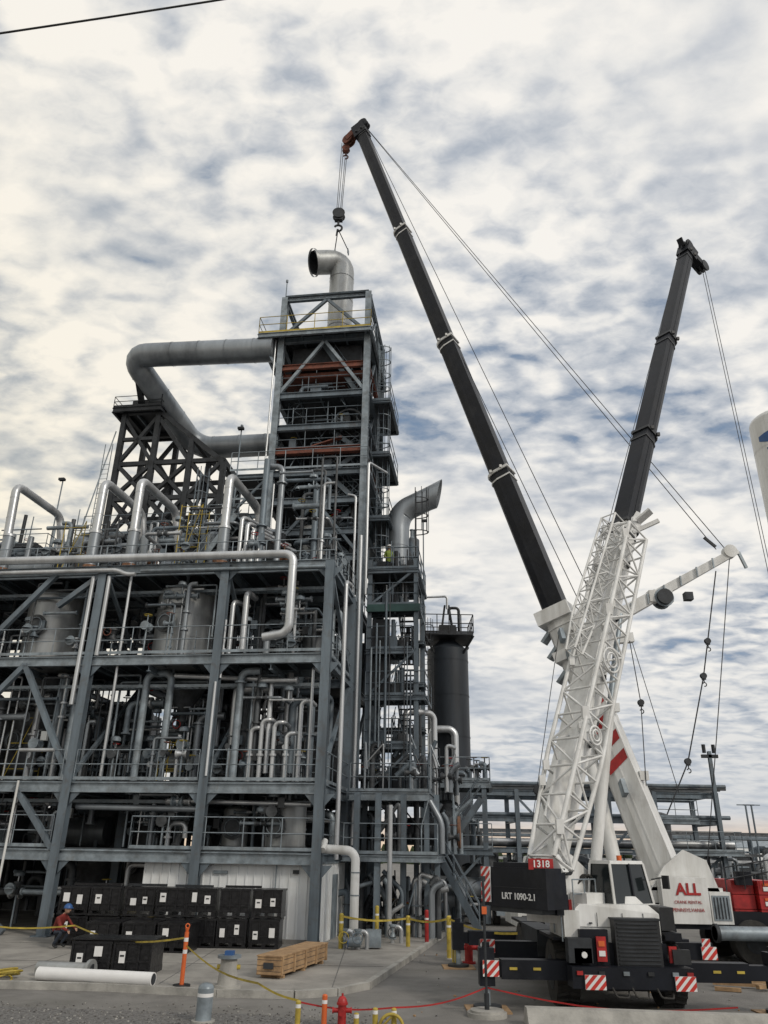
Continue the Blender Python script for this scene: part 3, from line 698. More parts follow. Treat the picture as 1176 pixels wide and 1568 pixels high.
tk=empty("storage_tank",(23.75,40,0));s=B()
s.cyl((0,0,.1),(0,0,26.9),1.75,"white",48);s.dome((0,0,26.9),1.75,.65,"white",48,6)
for z in(5,10,15,20,25):s.cyl((0,0,z),(0,0,z+.05),1.765,"white",48,caps=False)
s.cyl((-.6,-.3,27.3),(-.6,-.3,27.9),.07,"white",8)
def patch(a0,a1,z0,z1,m):
    n=8;P=[]
    for i in range(n+1):
        a=a0+(a1-a0)*i/n
        k=math.sin(math.pi*i/n)
        P.append((1.775*math.sin(a),-1.775*math.cos(a),z0+ (1-k)*.5));P.append((1.775*math.sin(a),-1.775*math.cos(a),z0+(1-k)*.5+(z1-z0)*(.3+.7*k)))
    s.q(P,[(2*i,2*i+2,2*i+3,2*i+1) for i in range(n)],m,True)
patch(-1.35,.5,24.9,25.9,"blue");patch(-1.1,.7,24.2,24.6,"blue")
s.obj("tank_shell",tk)

# ================================================================ pipe rack behind
pr=empty("pipe_rack",(0,50,0));s=B()
cx=[5.6,8.4,11.2,14,16.8,20.6]
for x in cx:
    for y in(0,4):
        s.hcol(x,y,0,6.6,.26,"steel");
    for z in(3.2,4.9,6.5):s.ibeam((x,0,z),(x,4,z),.18,.28,"steel")
for y in(0,4):
    for z in(3.2,6.4):s.ibeam((5.6,y,z),(20.6,y,z),.18,.3,"steel")
s.ibeam((5.6,0,4.9),(20.6,0,4.9),.16,.26,"steel")
s.beam((8.4,0,6.2),(11.2,0,3.3),.13,.13,"steel");s.beam((14,0,3.3),(16.8,0,6.2),.13,.13,"steel");s.beam((16.8,0,.3),(20.6,0,3.1),.12,.12,"steel")
for i,(z) in enumerate((3.55,5.2,6.85,7.0,3.7)):
    for k in range(4):
        s.cyl((4.5,.5+k*.9,z),(21.5,.5+k*.9,z),random.choice([.08,.12,.17]),random.choice(["steel","pipe_dk","jacket"]),8)
s.bb(5.6,20.6,3.9,4.0,6.7,7.0,"steel_dk")
s.hcol(20.4,-.5,0,9,.2,"steel");s.bb(19.9,20.9,-.6,-.4,8.6,8.8,"steel_dk");s.cyl((20.1,-.5,8.9),(20.1,-.5,9.4),.12,"steel_dk",8);s.cyl((20.7,-.5,8.9),(20.7,-.5,9.4),.12,"steel_dk",8)
s.deck(16.5,21.4,-1,0,3.3,rails="flr",h=.2);s.deck(15,19,-1,0,5.0,rails="flr",h=.2)
s.stair((14.2,-.6,.1),(16.6,-.6,3.2),.8,"steel")
for i in range(110):
    x=R(5,24);y=R(-1,4);r=random.choice([.06,.1,.16,.3]);m=random.choice(["steel","pipe_dk","duct","steel_dk","jacket"])
    h=R(1,3.2);s.pipe([(x,y,0),(x,y,h),(x+R(-1.5,1.5),y,h)],r,m,8)
    if i%3==0:s.box((x,y,.6),(R(.5,1.6),R(.5,1),R(.8,1.8)),m)
s.vess(6.6,1,0.6,3.0,.7,"pipe_dk");s.vess(18.5,6,.5,5.4,1.2,"pipe_dk")
s.bb(15.6,17.2,1,3,5.1,6.2,"steel_dk")
s.obj("rack_frame",pr)
pr2=empty("pipe_rack",(0,85,0));s=B()
for i in range(9):
    x=20+i*4
    for y in(0,5):s.hcol(x,y,0,5,.3,"steel")
for z in(2.6,4.8,5.2,3.2):
    for y in(0,1,2.5,4,5):s.beam((9,y,z),(60,y,z),.2,.25,random.choice(["steel","pipe_dk","jacket"]))
for x,h in((38,8),(38.6,8),(47,7)):s.cyl((x,0,0),(x,0,h),.1,"steel",6);s.beam((x-.9,0,h),(x+.9,0,h),.1,.1,"steel")
for i in range(70):
    x=R(20,60);y=R(-3,5);h=R(1,4);s.pipe([(x,y,0),(x,y,h),(x+R(-2,2),y,h)],random.choice([.1,.2,.35]),random.choice(["steel","pipe_dk","duct","jacket"]),8)
s.obj("rack_frame",pr2)
s=B()
for i in range(900):
    x=R(-260,300);y=R(215,235);z=R(0,5.5)*R(.5,1);r=R(.8,2.0)
    s.q([(x-r,y,z-r*.6),(x+r*.9,y+R(-1,1),z-r*.7),(x+r*.5,y,z+r*.7),(x-r*.4,y,z+r*.8)],[(0,1,2,3)],"green")
s.bb(-260,300,236,238,0,2.5,"green")
s.obj("distant_trees")
bl=empty("warehouse_building",(75,150,0));s=B()
s.bb(-20,20,0,20,0,4.5,"panel");s.extr([(-20,0,4.5),(20,0,4.5),(20,10,6.5),(-20,10,6.5)],(0,0,.2),"steel_lt")
for i in range(6):s.bb(-17+i*6,-14+i*6,-.1,0,0,3.4,"steel_dk")
s.obj("walls",bl)

# ================================================================ CRANE helpers
def clip(poly,ax,val,sg):
    out=[]
    for i in range(len(poly)):
        a=poly[i];b=poly[(i+1)%len(poly)];ia=(a[ax]-val)*sg>=0;ib=(b[ax]-val)*sg>=0
        if ia:out.append(a)
        if ia!=ib:
            t=(val-a[ax])/(b[ax]-a[ax]);out.append((a[0]+t*(b[0]-a[0]),a[1]+t*(b[1]-a[1])))
    return out
def chevron(s,c,w,h,rz=0):
    s.box(c,(w,.03,h),"white_clean",rz)
    co,si=math.cos(rz),math.sin(rz);k=-w/2-h
    step=.17
    while k<w/2:
        P=[(k,-h/2),(k+step*.55,-h/2),(k+step*.55+h,h/2),(k+h,h/2)]
        P=clip(P,0,-w/2,1)
        if P:P=clip(P,0,w/2,-1)
        if len(P)>=3:
            P3=[(c[0]+x*co+.018*si,c[1]+x*si-.018*co,c[2]+z) for x,z in P]
            s.q(P3,[tuple(range(len(P3)))],"red_reflect")
        k+=step
def boom(s,P0,P1,ts,ws,mats,collar,hr=1.12):
    P0,P1=V(P0),V(P1)
    for i in range(len(ts)-1):
        a=P0.lerp(P1,ts[i]);b=P0.lerp(P1,ts[i+1]);w=ws[i]
        d,sd,u=frame(b-a)
        prof=[(-.5,.5),(.5,.5),(.5,-.12),(.36,-.42),(.14,-.52),(-.14,-.52),(-.36,-.42),(-.5,-.12)]
        A=[a+sd*(x*w)+u*(z*w*hr) for x,z in prof];C=[b+sd*(x*w)+u*(z*w*hr) for x,z in prof];n=len(prof)
        s.q(A+C,[(k,(k+1)%n,n+(k+1)%n,n+k)[::-1] for k in range(n)]+[tuple(range(n)),tuple(range(2*n-1,n-1,-1))],mats[i])
        for off,ww,th in((-.12,1.16,.12),(-.5,1.08,.07)):
            c0=b+d*off;A=[c0+sd*(x*w*ww)+u*(z*w*hr*ww) for x,z in prof];C=[p+d*th for p in A]
            s.q(A+C,[(k,(k+1)%n,n+(k+1)%n,n+k)[::-1] for k in range(n)]+[tuple(range(n)),tuple(range(2*n-1,n-1,-1))],collar if i<len(ts)-2 else "black")
        for k in(-1,1):
            for j in(-.3,.3):s.box(b+sd*(k*w*.6)+u*(j*w),(.1,.1,.12),collar if i<len(ts)-2 else "black")
        s.beam(a+sd*(w*.505)+u*(w*.1),b+sd*(w*.505)+u*(w*.1),.012,.05,mats[i]);s.beam(a-sd*(w*.505)+u*(w*.1),b-sd*(w*.505)+u*(w*.1),.012,.05,mats[i])
def wheel(s,c,r,w):
    x,y,z=c
    s.cyl((x-w/2,y,z),(x+w/2,y,z),r,"rubber",28)
    s.cyl((x-w/2-.01,y,z),(x+w/2+.01,y,z),r*.55,"steel_dk",20);s.cyl((x-w/2-.05,y,z),(x+w/2+.05,y,z),r*.25,"steel_lt",12)
    for i in range(22):
        a=2*math.pi*i/22
        for k in(-1,1):s.beam((x,y+r*math.cos(a),z+r*math.sin(a)),(x+k*w*.48,y+r*math.cos(a+.1),z+r*math.sin(a+.1)),.07,.05,"rubber")
def hook(s,p,sc,m="steel_dk"):
    p=V(p);s.box(p,(.35*sc,.22*sc,.5*sc),m);
    for k in(-1,1):s.cyl(p+V((0,k*.12*sc,.1*sc)),p+V((0,k*.16*sc,.1*sc)),.28*sc,m,14)
    s.cyl(p+V((0,0,-.25*sc)),p+V((0,0,-.5*sc)),.05*sc,m,8)
    s.torus(p+V((0,0,-.68*sc)),(0,1,0),.17*sc,.05*sc,m,12,-.6*math.pi,.85*math.pi)

# ================================================================ CRANE A (front)
ca=empty("mobile_crane");s=B()
K="black_paint"
s.bb(4.35,6.15,18.6,26,.75,1.3,K);s.bb(4.6,6.0,18.4,26,.45,.75,K)
for y in(19.75,23.9):
    for x in(4.15,6.45):wheel(s,(x,y,.62),.62,.5)
    s.cyl((4.2,y,.62),(6.4,y,.62),.14,K,10)
    for x in(4.15,6.45):s.bb(x-.32,x+.32,y-.8,y+.8,1.3,1.36,K)
s.extr([(4.2,18.7,1.3),(6.1,18.7,1.3),(6.1,18.7,1.85),(5.9,18.75,2.02),(4.4,18.75,2.02),(4.2,18.7,1.85)],(0,2.0,0),"white")
s.extr([(4.4,19.2,2.01),(5.95,19.2,2.01),(5.8,19.25,2.16),(4.55,19.25,2.16)],(0,1.1,0),"white")
s.bb(4.02,4.36,18.65,20.2,1.36,1.9,"white");s.bb(4.3,4.9,18.5,18.7,.75,1.55,K)
for x in(4.75,5.3,5.75):s.bb(x-.006,x+.006,18.692,18.7,1.6,1.86,"steel_dk")
s.bb(4.25,6.05,18.69,18.698,1.58,1.59,"steel_dk")
for x in(4.6,5.1,5.6):s.box((x,18.685,1.66),(.07,.02,.03),"steel_dk")
s.bb(4.0,6.5,18.1,18.6,.52,.9,K);s.bb(4.0,4.5,18.3,18.6,.95,1.4,"steel_dk")
s.bb(5.02,5.98,18.38,18.7,.62,1.74,"black")
for i in range(14):s.box((5.5,18.37,.72+i*.074),(.86,.03,.028),"steel_dk")
s.bb(5.0,6.0,18.36,18.72,1.74,1.78,"steel_dk")
s.box((4.72,18.43,1.2),(.2,.06,.46),"red");s.box((4.72,18.39,1.3),(.13,.02,.1),"orange");s.box((4.72,18.39,1.12),(.13,.02,.1),"white_clean")
s.box((6.2,18.4,1.12),(.16,.06,.3),"red");s.cyl((4.2,18.8,1.9),(4.2,18.8,2.1),.05,"red",8)
for x in(4.3,6.35):s.bb(x-.18,x+.18,18.3,18.4,.95,1.22,"black")
s.cyl((4.32,18.3,1.1),(4.32,18.27,1.1),.06,"white_clean",10)
for i,x in enumerate((4.15,4.6,5.1,5.6,6.1,6.4)):
    s.box((x,18.08,.8),(.12,.04,.07),["red","black","steel_lt","black","steel_lt","red"][i])
for x in(4.8,5.2,5.7):s.pipe([(x,18.12,.55),(x+.05,18.0,.4),(x+.3,18.05,.38),(x+.35,18.2,.5)],.02,"rubber",6)
s.bb(6.15,6.5,18.6,20.2,1.36,1.5,K);s.box((6.32,19.3,1.75),(.3,.9,.45),"black");s.cyl((6.3,20.0,1.5),(6.3,20.0,2.25),.07,"steel_dk",12)
s.pipe([(3.98,18.7,1.3),(3.98,18.7,1.95),(3.98,19.5,1.95),(3.98,19.5,1.4)],.018,"steel_lt",6)
for z in(.5,.8,1.1):s.box((6.75,22.4,z),(.1,.5,.03),"steel_lt")
def outr(y,x0,x1):
    s.bb(4.1,6.5,y-.22,y+.22,.55,.98,K);s.bb(x0,x1,y-.13,y+.13,.62,.9,K)
    s.bb(x0+.3,4.1,y-.17,y+.17,.58,.94,K);s.bb(6.5,x1-.6,y-.17,y+.17,.58,.94,K)
    for x in(x0,x1):
        s.bb(x-.16,x+.16,y-.16,y+.16,.45,1.15,K);s.cyl((x,y,.08),(x,y,.5),.07,"steel_lt",12);s.cyl((x,y,.03),(x,y,.09),.3,"steel_dk",18)
        s.cyl((x,y,1.15),(x,y,1.25),.08,K,10);s.bb(x-.45,x+.45,y-.45,y+.45,.0,.03,"wood")
outr(18.9,2.35,8.5);outr(25.3,2.35,8.5)
for x in(2.9,3.4,7.2,7.7):s.box((x,18.72,.78),(.16,.012,.05),"yellow")
chevron(s,(2.42,18.7,.78),.34,.3);chevron(s,(4.45,18.06,.64),.42,.26);chevron(s,(6.28,18.06,.64),.42,.26);chevron(s,(7.1,18.75,1.12),.32,.24);chevron(s,(2.62,20.7,1.0),.34,.28);chevron(s,(7.9,21,1.0),.2,.4)
s.bb(2.45,4.2,20.75,21.05,.75,1.1,K);s.bb(6.4,8.1,21.1,21.4,.75,1.1,K)
for x in(4.05,6.55):s.bb(x-.25,x+.25,20.7,22.9,.8,1.36,"steel_dk")
s.bb(6.3,6.8,20.6,22.4,1.36,1.6,K)
s.obj("carrier",ca)
az=math.atan2(7.5,9.5);D2=V((math.cos(az),math.sin(az),0));S2=V((math.sin(az),-math.cos(az),0))
C0=V((5.6,20.9,0))
def sp(f,l,z):return C0+D2*f+S2*l+V((0,0,z))
s=B()
s.cyl(sp(0,0,1.3),sp(0,0,1.6),.95,K,32)
rz=az
s.box(sp(-.5,0,1.75),(3.4,1.3,.32),"white",rz)
for l in(-.5,.46):
    pts=[sp(1.1,l,1.85),sp(-2.4,l,1.85),sp(-2.6,l,2.4),sp(-2.35,l,2.95),sp(-1.9,l,3.0),sp(-.9,l,2.4),sp(.6,l,2.2)]
    s.extr(pts,S2*.07,"white")
s.cyl(sp(-2.15,-.65,2.7),sp(-2.15,.65,2.7),.13,"steel_dk",16)
s.box(sp(-1.5,.8,1.98),(1.2,.45,.5),"white",rz);s.cyl(sp(-2.5,-.45,2.1),sp(-2.5,.45,2.1),.25,"black",18)
s.cyl(sp(-1.3,-.44,2.15),sp(-1.3,.44,2.15),.3,"steel_dk",20)
s.box(sp(-1.0,.75,2.35),(.5,.3,.22),"steel_dk",rz);s.box(sp(-.95,-.75,2.1),(1.5,.4,.5),"white",rz)
for k in(.3,.36,.42):s.pipe([sp(-1.8,k,2.3),sp(-1.6,k+.3,2.6),sp(-1.0,k+.4,2.2),sp(-.6,k+.2,1.95)],.022,"rubber",6)
s.box(sp(-3.0,0,2.32),(.65,1.9,.8),K,rz);s.box(sp(-2.65,0,2.0),(.4,1.6,.4),K,rz);s.box(sp(-3.0,0,2.77),(.5,1.3,.1),K,rz)
s.box(sp(-3.0,0,1.88),(.55,1.5,.12),"steel_dk",rz)
for l in(-.5,.5):s.cyl(sp(-3.0,l,2.8),sp(-3.0,l,2.92),.05,"steel_dk",8)
s.box(sp(-3.332,.1,2.32),(.01,1.5,.01),"steel_dk",rz)
chevron(s,sp(-3.35,-.8,2.36),.28,.72,az-math.pi/2)
def cabbox(f0,f1,l0,l1,z0,z1,m,ins=0):
    P=[sp(f0,l0,z0),sp(f1,l0,z0),sp(f1,l1,z0),sp(f0,l1,z0),sp(f0+ins*.3,l0+ins*.5,z1),sp(f1-ins,l0+ins*.5,z1),sp(f1-ins,l1-ins*.5,z1),sp(f0+ins*.3,l1-ins*.5,z1)]
    s.q(P,B.BF,m)
CF=-.85;CL=-.18
cabbox(-.65+CF,.85+CF,.75+CL,1.5+CL,1.45,2.0,"white");cabbox(-.62+CF,.82+CF,.78+CL,1.47+CL,2.0,2.82,"glass",.16);cabbox(-.6+CF,.68+CF,.83+CL,1.42+CL,2.82,2.89,"white",.03)
for f,l in((-.64,.77),(-.64,1.48),(.83,.77),(.83,1.48),(.1,1.48)):
    i=.16;s.beam(sp(f+CF,l+CL,1.98),sp(f+CF+(.05 if f<0 else (-i if f>.5 else 0)),l+CL-(.08 if l>1 else -.08),2.83),.05,.05,"black_paint" if f==.1 else "white")
s.box(sp(.1+CF,1.52+CL,1.7),(1.3,.02,.05),"steel_dk",rz);s.box(sp(.3+CF,1.52+CL,1.88),(.14,.03,.03),"black",rz)
s.cyl(sp(.2+CF,1.1+CL,2.89),sp(.2+CF,1.1+CL,3.0),.06,"orange",10)
s.pipe([sp(.8+CF,1.5+CL,2.5),sp(.95+CF,1.75+CL,2.55)],.015,"black",6);s.box(sp(.95+CF,1.78+CL,2.45),(.06,.16,.28),"black",rz)
s.rail([sp(-2.4,.9,1.9),sp(-1.6,.9,1.9)],"steel_lt",.6,.5,.015,False)
s.cyl(sp(-.6,0,1.95),V((6.2,21.2,6.6)),.14,"white",18);s.cyl(V((6.15,21.15,6.4)),V((7.0,21.9,9.5)),.085,"steel_lt",14)
s.cyl(sp(-.6,-.3,1.95),sp(-.6,.3,1.95),.18,"white",14)
s.obj("superstructure",ca)
s=B()
A0=V((3.93,19.5,2.7));A1=V((13.55,27,28.1))
boom(s,A0,A1,[0,.385,.545,.7515,.985],[.66,.60,.56,.51],["white",K,K,K],"black",1.1)
d,sd,u=frame(A1-A0)
s.beam(A1-d*.6,A1+d*.05,.6,.7,K);s.beam(A1-d*.15-u*.2,A1+d*.0-u*1.1,.45,.28,K)
for k in(-.18,0,.18):
    s.cyl(A1-u*1.05+sd*k,A1-u*1.05+sd*(k+.07),.27,"steel_dk",18);s.cyl(A1+d*.0+u*.2+sd*k,A1+u*.2+sd*(k+.07),.27,"steel_dk",18)
s.beam(A1-d*.2+u*.4,A1+d*.05+u*.7,.25,.08,K)
s.obj("telescopic_boom",ca)
s=B()
off=sd*.5+u*.5
L0=A0-d*.1+off;L1=A0+d*9.9+off
s.lattice(L0,L1,.95,.85,14,.055,.03,"lattice_w",.7,.65)
s.beam(L0-d*.4-sd*.3,L0+sd*.3,.2,.3,"lattice_w",.3,.4)
for t in(.5,3.4,6.6,9.4):
    s.beam(A0+d*t,A0+d*t+off*1.0,.14,.18,"lattice_w");s.box(A0+d*t+off*1.9,(.16,.16,.3),"lattice_w")
s.lattice(A0+d*5.2+sd*.3+u*1.15,A0+d*10.2+sd*.35+u*.95,.5,.45,10,.035,.02,"lattice_w",.3,.3)
s.beam(L1,L1+d*.8+sd*.35,.12,.14,"lattice_w");s.beam(L1+sd*.3,L1+d*.5+sd*.9-u*.3,.1,.12,"lattice_w");s.beam(L1+d*.4+sd*.4,L1+d*.7+sd*.8,.4,.06,"lattice_w")
for k in(-.3,.3):s.cyl(L1+d*.4+sd*k,L1+d*.4+sd*(k+.08),.2,"lattice_w",14)
for t,r_ in((5.2,.32),(3,.22)):s.torus(A0+d*t+off*1.1+sd*.5,sd,r_,.03,"lattice_w",18);s.torus(A0+d*t+off*1.1+sd*.52,sd,r_*.6,.025,"lattice_w",18)
for t in(1.6,2,5,8.5,9.8):
    s.box(A0+d*t+u*1.05+sd*.2,(.14,.14,.22),"lattice_w")
for t in(2,4.5,7.2,9.0):s.beam(A0+d*t+off-u*.42-sd*.5,A0+d*(t+.4)+off-u*.9-sd*.55,.08,.14,"lattice_w")
s.extr([A0+d*.6+sd*.35+u*.2,A0+d*2.6+sd*.35+u*.25,A0+d*2.2+sd*.35+u*.9,A0+d*.8+sd*.35+u*.9],sd*.05,"white")
for i in range(5):s.box(A0+d*(1.2+i*2.0)+sd*.34-u*.1,(.05,.3,.14),"steel_dk")
s.obj("folded_lattice_jib",ca)
s=B()
e1=A1-u*1.3
hp=V((e1.x+.35,e1.y,10.3))
for k in(-.06,.06):s.cyl(e1+V((k,0,0)),hp+V((k,0,.3)),.014,"steel_dk",5)
hook(s,hp,1.5,"black");s.box(hp+V((0,0,.35)),(.5,.35,.5),"black")
s.cyl(A0+d*1.2+u*.9,A1+u*.45,.012,"steel_dk",5)
s.obj("hoist_rope_and_hook",ca)
rt=(math.pi/2,0,az-math.pi/2)
text("LRT 1090-2.1",.18,sp(-3.34,.16,2.14),rt,"white_clean",ca,"model_lettering",bold=.004)
text("1318",.19,sp(-2.6,-.0,2.8)+V((-.02,-.95,.0)),(math.pi/2,0,0),"white_clean",ca,"fleet_number",bold=.004)
s=B();s.box(sp(-2.6,0,2.8)+V((-.02,-.93,0)),(.54,.02,.22),"red");s.beam(sp(-2.6,0,2.6)+V((-.02,-.9,0)),sp(-2.6,0,2.7)+V((-.02,-.3,0)),.05,.05,"steel_dk");s.obj("fleet_number_plate",ca)

# ================================================================ CRANE B (behind)
cb=empty("mobile_crane");s=B()
B0=V((9.45,28,2.4));B1=V((-1.95,35,45.0))
boom(s,B0,B1,[0,.215,.378,.566,.767,.99],[.98,.84,.77,.70,.62],["white",K,K,K,K],"white")
d,sd,u=frame(B1-B0)
s.beam(B1-d*.8,B1+d*.25,.7,.85,K);s.beam(B1+d*.1-u*.1,B1-d*.15-u*1.0,.5,.45,"rust")
for k in(-.2,0,.2):
    s.cyl(B1-d*.15-u*.95+sd*k,B1-d*.15-u*.95+sd*(k+.08),.36,"rust",18);s.cyl(B1+d*.2+u*.3+sd*k,B1+d*.2+u*.3+sd*(k+.08),.36,K,18)
for t in(3.4,4.1,4.8,5.5):
    c=B0+d*t
    for k in(-1,1):
        s.extr([c+sd*(k*.5)-u*.3,c+sd*(k*.5)+u*.5+d*.35,c+sd*(k*.5)+u*.5+d*.7,c+sd*(k*.5)-u*.3+d*.35],sd*(k*.01),"red")
    c=B0+d*t-u*.575;s.extr([c-sd*.14,c+sd*.14+d*.2,c+sd*.14+d*.5,c-sd*.14+d*.3],-u*.01,"red")
bh=B0.lerp(B1,.215)
s.beam(bh-d*.2-u*.05,bh+d*.35-u*.05,1.3,1.4,"white");s.beam(bh-d*1.8,bh-d*1.4,1.2,1.3,"white")
for t in(.7,1.5,2.6,4,6.5):s.box(bh-d*t+u*.65,(.3,.3,.3),"white");s.beam(bh-d*t-sd*.6,bh-d*(t+.5)-sd*.8,.15,.3,"steel_lt")
for t in(.4,1.1,2.1):s.beam(bh-d*t-u*.5,bh-d*(t+.3)-u*.95,.5,.12,"steel_lt")
s.cyl(V((8.0,28.2,2.2)),B0+d*6-u*.6,.24,"white",18);s.cyl(B0+d*5.8-u*.6,B0+d*6.4-u*.5,.28,"white",14)
AE=V((13.5,28,13.8));AS=V((7.6,28.6,10.6))
mid=AS.lerp(AE,.5)
s.beam(AS,mid,.4,.5,"white",.34,.42);s.beam(mid,AE,.3,.36,"white",.22,.28)
for i in range(8):
    c=AS.lerp(AE,.1+i*.11);s.box(c+V((0,-.2,0)),(.05,.06,.4),"steel_lt")
s.beam(AS+V((.2,0,-.2)),AS+V((1.9,-.1,-.05)),.3,.35,"white")
s.cyl(mid+V((.2,-.35,-.15)),mid+V((.2,.35,-.15)),.3,"steel_dk",20);s.box(mid+V((.1,0,-.1)),(.9,.4,.45),"white")
for k in(-.2,.2):s.cyl(mid+V((.2,k-.02,-.15)),mid+V((.2,k+.02,-.15)),.37,"steel_lt",20)
s.cyl(AE+V((0,-.15,.1)),AE+V((0,.15,.1)),.26,"white",18);s.beam(AE,AE+V((.35,0,.1)),.12,.15,"white");s.beam(AE+V((.35,0,.1)),AE+V((.55,0,-.55)),.1,.1,"steel_lt");s.beam(AE+V((-.5,0,.3)),AE+V((-.9,0,.7)),.08,.1,"steel_dk")
s.box(mid+V((1.2,0,-.05)),(.3,.3,.3),"steel_dk")
AL=V((8.0,28.5,12.4));s.beam(AS+V((-.3,0,.2)),AL+V((.1,-.2,0)),.3,.4,"white",.2,.22);s.cyl(AL+V((-.1,-.2,.1)),AL+V((.1,-.2,.1)),.25,"white",14)
s.obj("telescopic_boom",cb)
s=B()
tip=B1+d*.2+u*.35
for a,b in((tip,AE),(tip,AL+V((-.1,-.2,.1))),(tip+sd*.3,AE+V((-.5,0,.2))),(AE,V((10.9,28.5,1.8))),(B1-u*.4,bh+u*1)):s.cyl(a,b,.018,"steel_dk",5)
def drop(pts,rs=.018,m="steel_dk"):
    pts=[V(p) for p in pts]
    for a,b in zip(pts[:-1],pts[1:]):s.cyl(a,b,rs,m,5)
    for p in pts[1:-1]:hook(s,p,.4)
drop([(12.85,28,13.1),(12.1,28,10.3),(11.75,28,9.0),(10.75,28,6.0),(9.8,28,4.3)],.025)
drop([(9.2,28,10.3),(9.35,28,8.0),(9.2,28,5.2)]);drop([(9.3,28,10.2),(10.3,28,5.0)],.014);drop([(6.7,28.5,10.6),(5.5,28.5,5.0),(5.3,28.6,4)],.014)
hb=V((-3.05,35.4,38.1))
h0=B1-d*.15-u*1.25
for k in(-.18,-.06,.1,.2):s.cyl(h0+V((k,0,0)),hb+V((k*.8,0,.5)),.02,"steel_dk",5)
hook(s,h0+V((.1,0,-.6)),.9,"rust")
hook(s,hb,1.35);s.cyl(hb+V((-.05,0,-1.0)),hb+V((-.1,0,-1.5)),.035,"steel_dk",6)
tp=[V(P2W(-2.45,7.6,36.7)),V(P2W(-1.6,7.6,36.7))]
for t in tp:s.cyl(hb+V((0,0,-1.0)),t,.03,"steel_dk",6)
s.obj("ropes_and_hooks",cb)
s=B()
s.bb(5.0,17.5,26.9,29.5,.95,1.45,K);s.bb(4.4,6.0,27.0,29.7,.9,2.3,"white");s.bb(4.35,4.4,26.9,29.5,1.6,2.2,"glass");s.bb(4.6,5.8,26.97,27.0,1.6,2.2,"glass")
for x in(6.8,8.3,11.6,13.1,14.6,16.1):
    for y in(27.0,29.4):
        s.cyl((x,y-.25,.62),(x,y+.25,.62),.62,"rubber",24);s.cyl((x,y-.27,.62),(x,y+.27,.62),.3,"steel_dk",16)
for x in(7.5,12.3):s.bb(x-.2,x+.2,25.4,31,.6,.95,K)
for x in(7.5,12.3):s.cyl((x,25.5,0),(x,25.5,.9),.1,"steel_lt",10);s.cyl((x,25.5,0.01),(x,25.5,.08),.4,"steel_dk",16)
s.cyl((9.8,28.2,1.4),(9.8,28.2,1.75),1.2,K,28)
s.bb(8.6,11.0,27.2,29.2,1.65,2.1,"white")
for y in(27.2,29.1):s.extr([(8.7,y,2.0),(10.9,y,2.0),(10.6,y,2.9),(9.9,y,3.2),(9.2,y,2.7)],(0,.1,0),"white")
s.bb(8.9,10.35,26.75,27.15,1.1,2.4,"white");s.bb(10.4,11.05,26.8,28.8,1.1,2.0,"white")
s.bb(10.45,11.0,26.78,26.8,1.2,1.9,"steel_lt")
for i in range(5):s.bb(10.5+i*.1,10.53+i*.1,26.76,26.78,1.25,1.85,"steel_dk")
for i in range(3):
    s.bb(11.3,12.0,27.2+i*.02,29.2,1.1+i*.42,1.5+i*.42,"red");s.bb(12.05,12.7,27.0,29.2,1.1+i*.42,1.5+i*.42,"red")
    s.bb(12.2,12.45,26.97,27.0,1.2+i*.42,1.32+i*.42,"white_clean");s.bb(12.2,12.45,26.97,27,1.35+i*.42,1.42+i*.42,"orange")
s.bb(11.4,11.9,27.0,27.2,2.2,2.6,K);s.rail([(11.0,26.9,2.0),(12.8,26.9,2.3)],"steel_dk",.7,.6,.02,False)
s.cyl((10.2,26.3,.9),(12.2,26.3,.9),.2,"steel_lt",18);s.cyl((10.2,26.3,.9),(10.3,26.3,.9),.26,"steel_dk",18)
s.bb(12.8,17,27.2,29.2,1.45,1.8,K);s.bb(13.5,15.5,27.3,29,1.8,2.3,"steel_dk")
s.obj("carrier_and_superstructure",cb)
text("ALL",.46,(9.72,26.73,2.05),(math.pi/2,0,0),"red",cb,"owner_lettering",bold=.015);text("CRANE RENTAL",.12,(9.68,26.73,1.70),(math.pi/2,0,0),"red",cb,"owner_lettering_small");text("PENNSYLVANIA",.14,(9.66,26.73,1.48),(math.pi/2,0,0),"red",cb,"owner_region_lettering")

# ================================================================ pickup truck
pt=empty("pickup_truck",(6.3,38.8,0));s=B()
s.extr([(-.9,0,.55),(-.95,0,1.0),(-.85,.05,1.18),(.85,.05,1.18),(.95,0,1.0),(.9,0,.55)],(0,5.2,0),"white_clean")
P=[(-.85,1.4,1.18),(.85,1.4,1.18),(.85,3.2,1.18),(-.85,3.2,1.18),(-.68,1.95,1.8),(.68,1.95,1.8),(.68,3.1,1.8),(-.68,3.1,1.8)]
s.q(P,B.BF,"glass");s.bb(-.7,.7,1.95,3.1,1.8,1.86,"white_clean")
for k in(-1,1):s.beam((k*.85,1.4,1.18),(k*.69,1.95,1.82),.07,.07,"white_clean");s.box((k*.68,-.02,.88),(.36,.05,.2),"steel_lt");s.box((k*1.08,1.6,1.25),(.2,.1,.22),"black")
s.bb(-.48,.48,-.04,0,.72,.98,"black");s.bb(-.95,.95,-.12,.0,.45,.68,"steel_lt")
for y in(1.0,4.2):
    for k in(-1,1):s.cyl((k*.95,y,.38),(k*.68,y,.38),.38,"rubber",20);s.cyl((k*.96,y,.38),(k*.9,y,.38),.2,"steel_lt",14)
s.obj("body",pt)

